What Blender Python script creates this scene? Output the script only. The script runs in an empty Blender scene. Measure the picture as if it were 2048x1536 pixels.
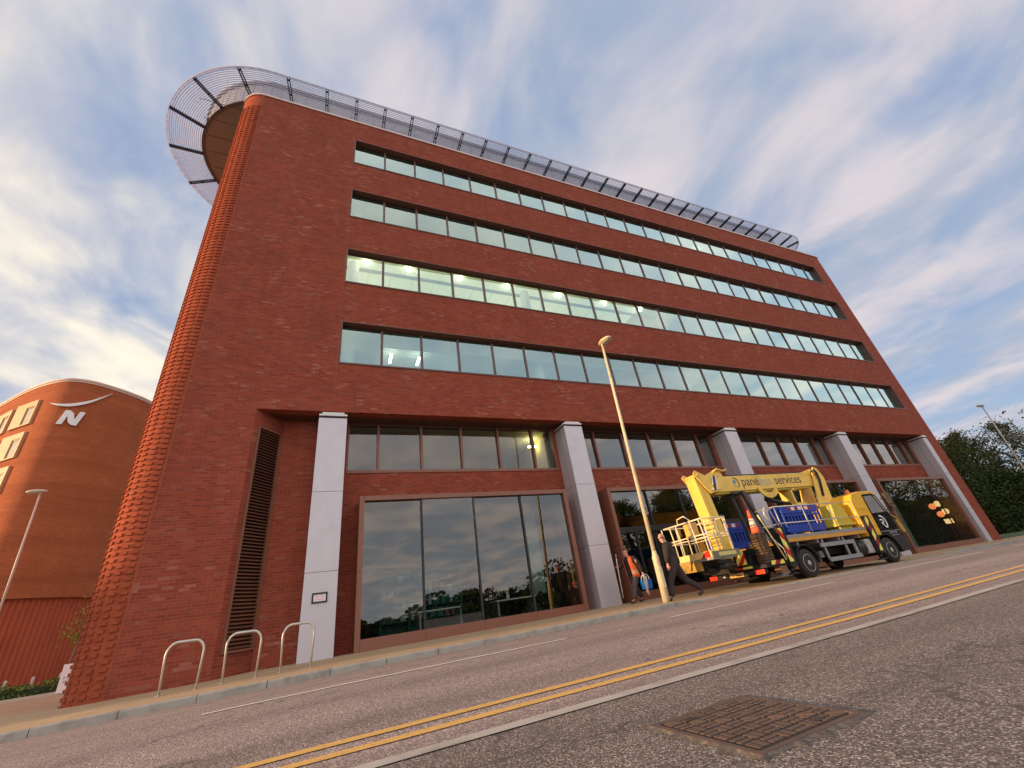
import bpy, bmesh, math, random
from mathutils import Vector, Matrix
random.seed(7)
R = math.radians
SC = bpy.context.scene
COL = SC.collection

# ------------------------------------------------------------------ camera
RIGHT = Vector((0.91957385, -0.36945661, -0.13373763))
DOWN = Vector((0.06835485, 0.48560487, -0.87150188))
FWD = Vector((0.38692578, 0.79226872, 0.47180369))
cam_d = bpy.data.cameras.new('camera')
cam = bpy.data.objects.new('camera', cam_d); COL.objects.link(cam)
cm = Matrix((RIGHT, -DOWN, -FWD)).transposed().to_4x4()
cm.translation = Vector((0.0443, -13.351, 0.4492))
cam.matrix_world = cm
cam_d.sensor_width = 36; cam_d.lens = 36 * 830.235 / 2048
cam_d.clip_start = 0.02; cam_d.clip_end = 4000
SC.camera = cam

# ------------------------------------------------------------------ light
SUN_EL, SUN_AZ = 8.0, 5.0            # degrees; azimuth measured from -X towards +Y
SUN_DIR = Vector((-math.cos(R(SUN_EL)) * math.cos(R(SUN_AZ)), math.cos(R(SUN_EL)) * math.sin(R(SUN_AZ)), math.sin(R(SUN_EL))))
sl = bpy.data.lights.new('sun', 'SUN'); sl.energy = 5.0; sl.angle = R(1.2); sl.color = (1.0, 0.62, 0.30)
so = bpy.data.objects.new('sun', sl); COL.objects.link(so)
so.rotation_euler = SUN_DIR.to_track_quat('Z', 'Y').to_euler(); so.location = SUN_DIR * 200

W = bpy.data.worlds.new('World'); SC.world = W; W.use_nodes = True
wn, wl = W.node_tree.nodes, W.node_tree.links
wn.clear()
def wnode(t, **k):
    n = wn.new(t)
    for a, b in k.items(): setattr(n, a, b)
    return n
def setin(n, **k):
    for a, b in k.items(): n.inputs[a].default_value = b
out = wnode('ShaderNodeOutputWorld'); bg = wnode('ShaderNodeBackground'); bg.inputs[1].default_value = 1.0
wl.new(bg.outputs[0], out.inputs[0])
sky = wnode('ShaderNodeTexSky'); sky.sky_type = 'NISHITA'; sky.sun_disc = False
sky.sun_elevation = R(SUN_EL); sky.sun_rotation = math.atan2(SUN_DIR.x, SUN_DIR.y)
sky.air_density = 1.0; sky.dust_density = 0.6; sky.ozone_density = 2.0
geo = wnode('ShaderNodeTexCoord')
def wm(op, a, b=None, c=None, clamp=False):
    n = wnode('ShaderNodeMath'); n.operation = op; n.use_clamp = clamp
    for i, v in enumerate((a, b, c)):
        if v is None: continue
        if isinstance(v, (int, float)): n.inputs[i].default_value = v
        else: wl.new(v, n.inputs[i])
    return n.outputs[0]
def wmix(f, a, b, bt='MIX'):
    n = wnode('ShaderNodeMix'); n.data_type = 'RGBA'; n.blend_type = bt
    for s, v in ((n.inputs[0], f), (n.inputs[6], a), (n.inputs[7], b)):
        if isinstance(v, (int, float)): s.default_value = v
        elif isinstance(v, tuple): s.default_value = (*v, 1)
        else: wl.new(v, s)
    return n.outputs[2]
def wramp(f, lo, hi, smooth=True):
    n = wnode('ShaderNodeMapRange'); n.interpolation_type = 'SMOOTHSTEP' if smooth else 'LINEAR'
    wl.new(f, n.inputs[0]); n.inputs[1].default_value = lo; n.inputs[2].default_value = hi
    return n.outputs[0]
sep = wnode('ShaderNodeSeparateXYZ'); wl.new(geo.outputs['Generated'], sep.inputs[0])
dx, dy, dz = sep.outputs
zz = wm('ADD', wm('MAXIMUM', dz, 0.0), 0.10)
px, py = wm('DIVIDE', dx, zz), wm('DIVIDE', dy, zz)
comb = wnode('ShaderNodeCombineXYZ'); wl.new(px, comb.inputs[0]); wl.new(py, comb.inputs[1])
def cloud(scale, rot, stretch, detail, dist, off, rough=0.55):
    m = wnode('ShaderNodeMapping'); wl.new(comb.outputs[0], m.inputs[0])
    m.inputs['Rotation'].default_value = (0, 0, R(rot)); m.inputs['Scale'].default_value = (scale, scale * stretch, 1)
    m.inputs['Location'].default_value = off
    n = wnode('ShaderNodeTexNoise'); wl.new(m.outputs[0], n.inputs['Vector'])
    setin(n, Scale=1.0, Detail=detail, Roughness=rough, Distortion=dist)
    return n.outputs['Fac']
c1 = cloud(1.35, -20, 0.74, 4, 0.5, (3.1, 0.4, 0), .42)      # long streaks running away over the roof
c2 = cloud(3.4, 10, 0.80, 5, 0.5, (7.7, 2.2, 4), .52)       # broken puffs
c3 = cloud(.75, 4, 0.5, 3, 0.3, (1.2, 6.3, 9))
c4 = cloud(2.3, 35, 0.8, 5, 0.5, (5.2, 9.1, 2), .52)     # light and shade inside the clouds
dens = wm('ADD', wm('ADD', wm('MULTIPLY', c1, 0.42), wm('MULTIPLY', c2, 0.44)), wm('MULTIPLY', c3, 0.26))
sunward = wm('ADD', wm('MULTIPLY', dx, -0.93), wm('ADD', wm('MULTIPLY', dy, 0.30), wm('MULTIPLY', dz, -0.10)))
dens = wm('ADD', dens, wm('MULTIPLY', wramp(sunward, -0.2, 0.75), 0.06))
fac = wm('MULTIPLY', wramp(dens, 0.38, 0.65), 0.95)
thick = wramp(wm('ADD', wm('MULTIPLY', dens, 0.55), wm('MULTIPLY', c4, 0.5)), 0.48, 0.66)
warm = wramp(sunward, -0.05, 0.55)
low = wramp(dz, 0.60, 0.02)
blue = wmix(1.0, sky.outputs[0], (0.10, 0.10, 0.10), 'MULTIPLY')      # the sky at strength 0.1
blue = wmix(0.80, blue, (0.205, 0.32, 0.545))
blue = wmix(wm('MULTIPLY', low, 0.50), blue, (0.38, 0.47, 0.58))
cl_cool = wmix(thick, (0.36, 0.40, 0.49), (0.60, 0.545, 0.565))
cl_warm = wmix(thick, (0.47, 0.47, 0.53), (0.90, 0.81, 0.65))
cl = wmix(warm, cl_cool, cl_warm)
over = wramp(dy, 0.10, -0.55)
fac = wm('MAXIMUM', fac, wm('MULTIPLY', over, 0.75))                   # mostly overcast behind the viewer
cl = wmix(over, cl, wmix(thick, (0.43, 0.425, 0.43), (0.72, 0.60, 0.52)))
skyc = wmix(fac, blue, cl)
back = wramp(dy, 0.0, -0.75)                                          # the open, brighter sky behind the viewer
gain = wm('ADD', 1.0, wm('MULTIPLY', back, 1.0))
gn = wnode('ShaderNodeCombineXYZ')
for i in range(3): wl.new(gain, gn.inputs[i])
skyc = wmix(1.0, skyc, gn.outputs[0], 'MULTIPLY')
wl.new(skyc, bg.inputs[0])

SC.view_settings.view_transform = 'Standard'; SC.view_settings.look = 'None'
SC.view_settings.exposure = 0.35; SC.view_settings.gamma = 1.0
SC.render.engine = 'CYCLES'
SC.cycles.use_denoising = True
SC.cycles.max_bounces = 7; SC.cycles.diffuse_bounces = 3; SC.cycles.glossy_bounces = 3
SC.cycles.transparent_max_bounces = 10; SC.cycles.transmission_bounces = 3
SC.cycles.sample_clamp_indirect = 4.0; SC.cycles.caustics_reflective = False; SC.cycles.caustics_refractive = False

# ------------------------------------------------------------------ materials
MATS = {}
def nt(name):
    m = bpy.data.materials.new(name); m.use_nodes = True
    n, l = m.node_tree.nodes, m.node_tree.links
    return m, n, l, n['Principled BSDF']
def nmix(n, l, f, a, b, bt='MIX'):
    x = n.new('ShaderNodeMix'); x.data_type = 'RGBA'; x.blend_type = bt
    for s, v in ((x.inputs[0], f), (x.inputs[6], a), (x.inputs[7], b)):
        if isinstance(v, (int, float)): s.default_value = v
        elif isinstance(v, (tuple, list)): s.default_value = (*v[:3], 1)
        else: l.new(v, s)
    return x.outputs[2]
def nrange(n, l, v, a, b, c=0.0, d=1.0):
    x = n.new('ShaderNodeMapRange'); l.new(v, x.inputs[0])
    for i, q in enumerate((a, b, c, d)): x.inputs[i + 1].default_value = q
    return x.outputs[0]
def nnoise(n, l, vec, scale, detail=3, rough=.55, out='Fac'):
    x = n.new('ShaderNodeTexNoise'); l.new(vec, x.inputs['Vector'])
    x.inputs['Scale'].default_value = scale; x.inputs['Detail'].default_value = detail; x.inputs['Roughness'].default_value = rough
    return x.outputs[out]
def nbump(n, l, b, h, strength, dist=.01):
    x = n.new('ShaderNodeBump'); x.inputs['Strength'].default_value = strength; x.inputs['Distance'].default_value = dist
    l.new(h, x.inputs['Height']); l.new(x.outputs[0], b.inputs['Normal'])
def mat(name, col, rough=.55, metal=0., var=.18, scale=3., bump=0., bscale=90., dirt=None, emit=None, coat=0., spec=.5):
    if name in MATS: return MATS[name]
    m, n, l, b = nt(name)
    tc = n.new('ShaderNodeTexCoord').outputs['Object']
    f = nnoise(n, l, tc, scale, 5)
    c = nmix(n, l, f, [x * (1 - var) for x in col], [min(1, x * (1 + var)) for x in col])
    if dirt:
        g = nrange(n, l, nnoise(n, l, tc, scale * .6, 6, .65), .48, .68)
        c = nmix(n, l, g, c, dirt)
    l.new(c, b.inputs['Base Color'])
    l.new(nrange(n, l, nnoise(n, l, tc, scale * 2.3, 4), .3, .7, max(.03, rough - .12), min(1, rough + .12)), b.inputs['Roughness'])
    b.inputs['Metallic'].default_value = metal; b.inputs['Specular IOR Level'].default_value = spec
    if coat: b.inputs['Coat Weight'].default_value = coat; b.inputs['Coat Roughness'].default_value = .08
    if bump: nbump(n, l, b, nnoise(n, l, tc, bscale, 3), bump)
    if emit:
        b.inputs['Emission Color'].default_value = (*emit[0], 1); b.inputs['Emission Strength'].default_value = emit[1]
    MATS[name] = m
    return m

def brick_mat(name, c1, c2, mortar, light, rough=.85, dark=.6, msize=.008, band=0):
    m, n, l, b = nt(name)
    uv = n.new('ShaderNodeTexCoord').outputs['UV']
    br = n.new('ShaderNodeTexBrick'); l.new(uv, br.inputs['Vector'])
    br.inputs['Color1'].default_value = (*c1, 1); br.inputs['Color2'].default_value = (*c2, 1); br.inputs['Mortar'].default_value = (*mortar, 1)
    br.inputs['Scale'].default_value = 1; br.inputs['Mortar Size'].default_value = msize; br.inputs['Mortar Smooth'].default_value = .2
    br.inputs['Brick Width'].default_value = .225; br.inputs['Row Height'].default_value = .075; br.inputs['Bias'].default_value = -.1
    # patches of paler, weathered bricks and slow changes from batch to batch
    mp = n.new('ShaderNodeMapping'); l.new(uv, mp.inputs[0]); mp.inputs['Scale'].default_value = (1, 3.0, 1)
    f1 = nnoise(n, l, mp.outputs[0], 3.4, 2, .5)
    f2 = nnoise(n, l, uv, .55, 4)
    f3 = nnoise(n, l, mp.outputs[0], .9, 3)
    b2 = n.new('ShaderNodeTexBrick'); l.new(uv, b2.inputs['Vector'])
    for k_, v_ in (('Color1', (0, 0, 0, 1)), ('Color2', (1, 1, 1, 1)), ('Mortar', (0, 0, 0, 1)), ('Scale', 1), ('Mortar Size', msize), ('Brick Width', .225), ('Row Height', .075), ('Bias', 0)): b2.inputs[k_].default_value = v_
    pk = n.new('ShaderNodeMath'); pk.operation = 'MULTIPLY'
    l.new(nrange(n, l, b2.outputs['Color'], .80, .95, 0, 1), pk.inputs[0]); l.new(nrange(n, l, nnoise(n, l, uv, .8, 3), .42, .68, .15, .75), pk.inputs[1])
    c = nmix(n, l, pk.outputs[0], br.outputs['Color'], light)
    c = nmix(n, l, nrange(n, l, f3, .35, .7, 0, .35), c, [x * dark for x in c1])
    c = nmix(n, l, 1.0, c, nmix(n, l, f2, (.86, .84, .84), (1.10, 1.1, 1.1)), 'MULTIPLY')
    if band:                                                       # courses from different batches, in level bands
        mb_ = n.new('ShaderNodeMapping'); l.new(uv, mb_.inputs[0]); mb_.inputs['Scale'].default_value = (.07, .75, 1)
        c = nmix(n, l, nrange(n, l, nnoise(n, l, mb_.outputs[0], 1.0, 5, .6), .42, .64, 0, band), c, [x * .38 for x in c1])
    ms = n.new('ShaderNodeMapping'); l.new(uv, ms.inputs[0]); ms.inputs['Scale'].default_value = (1.6, .07, 1)     # rain streaks
    c = nmix(n, l, nrange(n, l, nnoise(n, l, ms.outputs[0], 1.0, 6, .65), .50, .74, 0, .38), c, [x * .55 for x in c1])
    l.new(c, b.inputs['Base Color']); b.inputs['Roughness'].default_value = rough; b.inputs['Specular IOR Level'].default_value = .12
    h = n.new('ShaderNodeMath'); h.operation = 'SUBTRACT'; l.new(nnoise(n, l, uv, 14, 4), h.inputs[0]); l.new(br.outputs['Fac'], h.inputs[1])
    nbump(n, l, b, h.outputs[0], .6, .012)
    MATS[name] = m
    return m
BRICK = brick_mat('red_brick', (.35, .076, .041), (.195, .042, .026), (.32, .122, .085), (.52, .22, .155), msize=.007)
CBRICK = mat('corner_brick', (.34, .082, .040), .85, var=.30, scale=6, bump=.4, bscale=60, spec=.1, dirt=(.25, .055, .03))
HBRICK = brick_mat('hotel_brick', (.58, .165, .060), (.42, .108, .044), (.30, .10, .055), (.55, .19, .09), msize=.012, band=.4)

def asphalt(name, base, chip, dark, scale):
    m, n, l, b = nt(name)
    tc = n.new('ShaderNodeTexCoord').outputs['Object']
    v = n.new('ShaderNodeTexVoronoi'); l.new(tc, v.inputs['Vector']); v.inputs['Scale'].default_value = scale
    sx = n.new('ShaderNodeSeparateColor'); l.new(v.outputs['Color'], sx.inputs[0])
    c = nmix(n, l, nrange(n, l, sx.outputs[0], .25, .95), dark, base)
    c = nmix(n, l, nrange(n, l, sx.outputs[1], .80, .93), c, chip)
    mp = n.new('ShaderNodeMapping'); l.new(tc, mp.inputs[0]); mp.inputs['Scale'].default_value = (.25, 1.2, 1)
    c = nmix(n, l, 1.0, c, nmix(n, l, nnoise(n, l, mp.outputs[0], 1.1, 5), (.72, .72, .73), (1.24, 1.22, 1.2)), 'MULTIPLY')
    c = nmix(n, l, nrange(n, l, nnoise(n, l, tc, .9, 5, .6), .58, .72, 0, .4), c, [x * .6 for x in base])
    mw = n.new('ShaderNodeMapping'); l.new(tc, mw.inputs[0]); mw.inputs['Scale'].default_value = (.035, 1.5, 1)     # worn wheel paths
    c = nmix(n, l, 1.0, c, nmix(n, l, nrange(n, l, nnoise(n, l, mw.outputs[0], 1.0, 3), .35, .65), (.80, .79, .79), (1.12, 1.12, 1.12)), 'MULTIPLY')
    vc = n.new('ShaderNodeTexVoronoi'); vc.feature = 'DISTANCE_TO_EDGE'; vc.inputs['Scale'].default_value = .55     # hair cracks, here and there
    dv = n.new('ShaderNodeVectorMath'); dv.operation = 'ADD'; l.new(tc, dv.inputs[0]); l.new(nnoise(n, l, tc, 2.2, 4, out='Color'), dv.inputs[1]); l.new(dv.outputs[0], vc.inputs['Vector'])
    ck = n.new('ShaderNodeMath'); ck.operation = 'MULTIPLY'; l.new(nrange(n, l, vc.outputs['Distance'], .004, .012, 1, 0), ck.inputs[0]); l.new(nrange(n, l, nnoise(n, l, tc, .7, 2), .52, .60), ck.inputs[1])
    c = nmix(n, l, ck.outputs[0], c, [x * .35 for x in base])
    st = nrange(n, l, nnoise(n, l, tc, 1.7, 3, .5), .66, .72, 0, .55)                                               # oil and damp stains
    c = nmix(n, l, st, c, [x * .45 for x in base])
    l.new(c, b.inputs['Base Color']); b.inputs['Roughness'].default_value = .8
    h = n.new('ShaderNodeMath'); h.operation = 'SUBTRACT'; h.inputs[0].default_value = 1; l.new(v.outputs['Distance'], h.inputs[1])
    nbump(n, l, b, h.outputs[0], .9, .006)
    MATS[name] = m
    return m
ROAD = asphalt('road_asphalt', (.39, .305, .288), (.62, .53, .49), (.18, .14, .13), 120)
ASPH2 = asphalt('side_road_asphalt', (.270, .225, .208), (.60, .53, .48), (.092, .076, .069), 150)

def paving():
    m, n, l, b = nt('block_paving')
    tc = n.new('ShaderNodeTexCoord').outputs['Object']
    br = n.new('ShaderNodeTexBrick'); l.new(tc, br.inputs['Vector'])
    br.inputs['Color1'].default_value = (.52, .37, .21, 1); br.inputs['Color2'].default_value = (.43, .295, .17, 1); br.inputs['Mortar'].default_value = (.22, .15, .095, 1)
    br.inputs['Scale'].default_value = 1; br.inputs['Brick Width'].default_value = .2; br.inputs['Row Height'].default_value = .1; br.inputs['Mortar Size'].default_value = .004
    c = nmix(n, l, 1.0, br.outputs['Color'], nmix(n, l, nnoise(n, l, tc, .8, 5), (.75, .75, .76), (1.22, 1.2, 1.18)), 'MULTIPLY')
    c = nmix(n, l, nrange(n, l, nnoise(n, l, tc, 4, 5, .7), .60, .72, 0, .4), c, (.20, .15, .11))
    l.new(c, b.inputs['Base Color']); b.inputs['Roughness'].default_value = .85
    nbump(n, l, b, nnoise(n, l, tc, 60, 3), .25)
    return m
PAVE = paving()

def glass_mat(name, tint, refl, base, power=1.0, rough=0.0, lo=.0, hi=1.):
    m = bpy.data.materials.new(name); m.use_nodes = True
    n, l = m.node_tree.nodes, m.node_tree.links; n.clear()
    o = n.new('ShaderNodeOutputMaterial'); mx = n.new('ShaderNodeMixShader')
    t = n.new('ShaderNodeBsdfTransparent'); t.inputs[0].default_value = (*tint, 1)
    g = n.new('ShaderNodeBsdfGlossy'); g.inputs[0].default_value = (*refl, 1); g.inputs['Roughness'].default_value = rough
    fr = n.new('ShaderNodeLayerWeight'); fr.inputs[0].default_value = .5
    tc = n.new('ShaderNodeTexCoord').outputs['Object']
    q = nrange(n, l, fr.outputs['Facing'], lo, hi, base, base + power)
    nb = n.new('ShaderNodeBump'); nb.inputs['Strength'].default_value = .012; nb.inputs['Distance'].default_value = .02
    l.new(nnoise(n, l, tc, 1.3, 1), nb.inputs['Height']); l.new(nb.outputs[0], g.inputs['Normal'])
    l.new(q, mx.inputs[0]); l.new(t.outputs[0], mx.inputs[1]); l.new(g.outputs[0], mx.inputs[2]); l.new(mx.outputs[0], o.inputs[0])
    MATS[name] = m
    return m
GLASS = glass_mat('office_glass', (.62, .78, .72), (.72, .96, .94), .33, .48, lo=.36, hi=.68)
SHOPGLASS = glass_mat('shop_glass', (.55, .62, .58), (.86, .87, .86), .13, .24, lo=.15, hi=.7)
CABGLASS = glass_mat('cab_glass', (.45, .5, .5), (.8, .85, .9), .25, .5)

def leaf_mat(name, dark, lightc, trans=.3):
    m, n, l, b = nt(name)
    oi = n.new('ShaderNodeObjectInfo'); g = n.new('ShaderNodeNewGeometry')
    c = nmix(n, l, g.outputs['Random Per Island'], dark, lightc)
    l.new(c, b.inputs['Base Color']); b.inputs['Roughness'].default_value = .7; b.inputs['Specular IOR Level'].default_value = .08
    MATS[name] = m
    return m
LEAF = leaf_mat('dark_leaves', (.018, .034, .011), (.070, .098, .028))
LEAF2 = leaf_mat('olive_leaves', (.045, .055, .018), (.12, .125, .045))
LEAFO = leaf_mat('mirrored_wood_leaves', (.06, .075, .02), (.17, .18, .06))
LEAFY = leaf_mat('yellow_green_leaves', (.12, .16, .02), (.34, .34, .06))
HEDGE = leaf_mat('hedge_leaves', (.05, .085, .018), (.20, .26, .06))
GRASS = mat('grass_green', (.055, .085, .022), .9, var=.45, scale=1.5, bump=.5, bscale=40)

BROWN = mat('brown_metal', (.235, .092, .055), .42, .0, var=.08, scale=1.2)
DKBROWN = mat('dark_brown_metal', (.10, .045, .030), .5, var=.1)
MULL = mat('mullion_metal', (.125, .066, .052), .42, var=.08)
COLM = mat('silver_panel', (.56, .535, .57), .42, .25, var=.035, scale=1.2)
JOINT = mat('panel_joint', (.05, .045, .045), .8)
CAPM = mat('parapet_metal', (.62, .50, .46), .45, .2, var=.06)
ZINC = mat('grey_fascia', (.33, .32, .33), .5, .3, var=.10, scale=.8)
SOFF = mat('roof_soffit', (.25, .215, .175), .6, var=.06, scale=.5)
def slat_mat():
    m, n, l, b = nt('translucent_louvre')
    tc = n.new('ShaderNodeTexCoord').outputs['Object']; b.inputs['Roughness'].default_value = .5
    l.new(nmix(n, l, nnoise(n, l, tc, .7, 3), (.70, .74, .86), (.80, .83, .92)), b.inputs['Base Color'])
    t = n.new('ShaderNodeBsdfTranslucent'); t.inputs[0].default_value = (.74, .78, .90, 1)
    mx = n.new('ShaderNodeMixShader'); mx.inputs[0].default_value = .62
    l.new(b.outputs[0], mx.inputs[1]); l.new(t.outputs[0], mx.inputs[2]); l.new(mx.outputs[0], n['Material Output'].inputs[0])
    return m
SLATM = slat_mat()
BRKT = mat('bracket_steel', (.035, .03, .035), .5, .3)
WHITEP = mat('white_paint', (.78, .78, .76), .6, var=.05)
CEIL = mat('ceiling_white', (.74, .78, .74), .8, var=.03)
INTW = mat('interior_wall', (.50, .54, .52), .8, var=.06)
INTD = mat('interior_dark', (.10, .11, .105), .8, var=.2)
TEAL = mat('teal_paint', (.02, .14, .13), .6)
GALV = mat('galvanised_steel', (.58, .56, .50), .42, .55, var=.15, scale=9)
CREAM = mat('cream_paint', (.66, .58, .40), .55, var=.10, scale=4, dirt=(.48, .40, .27))
YEL = mat('yellow_paint', (.86, .48, .03), .36, var=.10, scale=2, coat=.25, dirt=(.74, .38, .03))
YELB = mat('boom_yellow', (.84, .57, .11), .45, var=.10, scale=2.5, coat=.1, dirt=(.66, .42, .09))
YELD = mat('dull_yellow_plastic', (.58, .46, .06), .55, var=.1)
BLK = mat('black_plastic', (.018, .017, .018), .45, var=.3)
BLKP = mat('black_cab_paint', (.012, .012, .014), .22, var=.2, coat=.5)
RUB = mat('tyre_rubber', (.022, .021, .021), .8, var=.3, bump=.3, bscale=60)
GREYM = mat('grey_aluminium', (.42, .43, .45), .42, .6, var=.12, scale=4)
ORANGE = mat('orange_edge', (.62, .30, .05), .5)
RED = mat('reflective_red', (.55, .022, .016), .35)
REDD = mat('dark_red', (.30, .012, .010), .4)
YELF = mat('reflective_yellow', (.86, .80, .16), .35)
BLUE = mat('blue_plastic', (.012, .055, .36), .42, var=.15)
BLUEB = mat('bucket_blue', (.012, .16, .60), .4)
CONEO = mat('cone_orange', (.86, .12, .045), .5, var=.1)
CONEW = mat('cone_white', (.82, .66, .55), .5, var=.1)
CONEB = mat('cone_base_black', (.085, .052, .026), .75, var=.5, scale=12)
SKIN = mat('skin', (.66, .34, .26), .55, var=.08, scale=14)
HAIR = mat('short_brown_hair', (.10, .055, .04), .7)
CLOTHB = mat('black_jacket', (.032, .022, .020), .85, var=.3, scale=12, bump=.3, bscale=50)
TROUS = mat('dark_trousers', (.040, .028, .030), .85, var=.3, scale=10, bump=.3, bscale=50)
TROUG = mat('grey_trousers', (.075, .062, .062), .85, var=.3, scale=10)
VEST = mat('orange_vest', (.95, .17, .035), .6, var=.12, scale=12)
VESTB = mat('vest_band', (.90, .42, .24), .4)
RAG = mat('rag_cloth', (.62, .54, .44), .9, var=.15, scale=18)
KERB = mat('kerb_concrete', (.37, .345, .30), .85, var=.15, scale=5, dirt=(.24, .22, .19), bump=.3, bscale=70)
STRIPM = mat('concrete_channel', (.46, .42, .37), .85, var=.15, scale=4, dirt=(.28, .24, .21), bump=.3)
def paint_mat(name, col, wear):
    m, n, l, b = nt(name)
    tc = n.new('ShaderNodeTexCoord').outputs['Object']
    f = nrange(n, l, nnoise(n, l, tc, 38, 5, .75), .545, .66, 0, .9)
    l.new(nmix(n, l, f, nmix(n, l, nnoise(n, l, tc, 2.2, 4), [x * .82 for x in col], col), wear), b.inputs['Base Color'])
    b.inputs['Roughness'].default_value = .7; nbump(n, l, b, nnoise(n, l, tc, 80, 3), .5, .004)
    MATS[name] = m; return m
YLINE = paint_mat('yellow_road_paint', (.80, .47, .13), (.34, .22, .13))
WLINE = paint_mat('white_road_paint', (.80, .76, .68), (.42, .36, .33))
PALEY = paint_mat('pale_yellow_paint', (.58, .47, .20), (.30, .24, .19))
IRON = mat('rusty_iron', (.115, .078, .063), .8, .0, var=.35, scale=14, dirt=(.15, .090, .068), bump=.5, bscale=160)
GAP = mat('dark_gap', (.03, .025, .022), .9)
BARK = mat('bark', (.11, .085, .06), .9, var=.3, scale=6, bump=.5, bscale=30)
PALEBARK = mat('pale_bark', (.22, .19, .14), .9, var=.3, scale=6)
TAN = mat('tan_panel', (.50, .31, .16), .6, var=.08)
RIBRED = mat('ribbed_red_brickwork', (.40, .095, .048), .85, var=.25, scale=.7, spec=.1)
SIGNW = mat('sign_white', (.80, .76, .76), .5, var=.03)
LAMPO = mat('orange_lamp_glow', (.9, .3, .1), .4, emit=((1.0, .24, .07), 1.6))
LAMPY = mat('amber_lamp_glow', (.9, .6, .3), .4, emit=((1.0, .62, .28), 1.5))
BULB = mat('bulb_glow', (1, 1, .9), .4, emit=((1.0, .93, .70), 24.0))
TUBEL = mat('tube_glow', (1, 1, .9), .4, emit=((1.0, .97, .80), 9.0))

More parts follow.
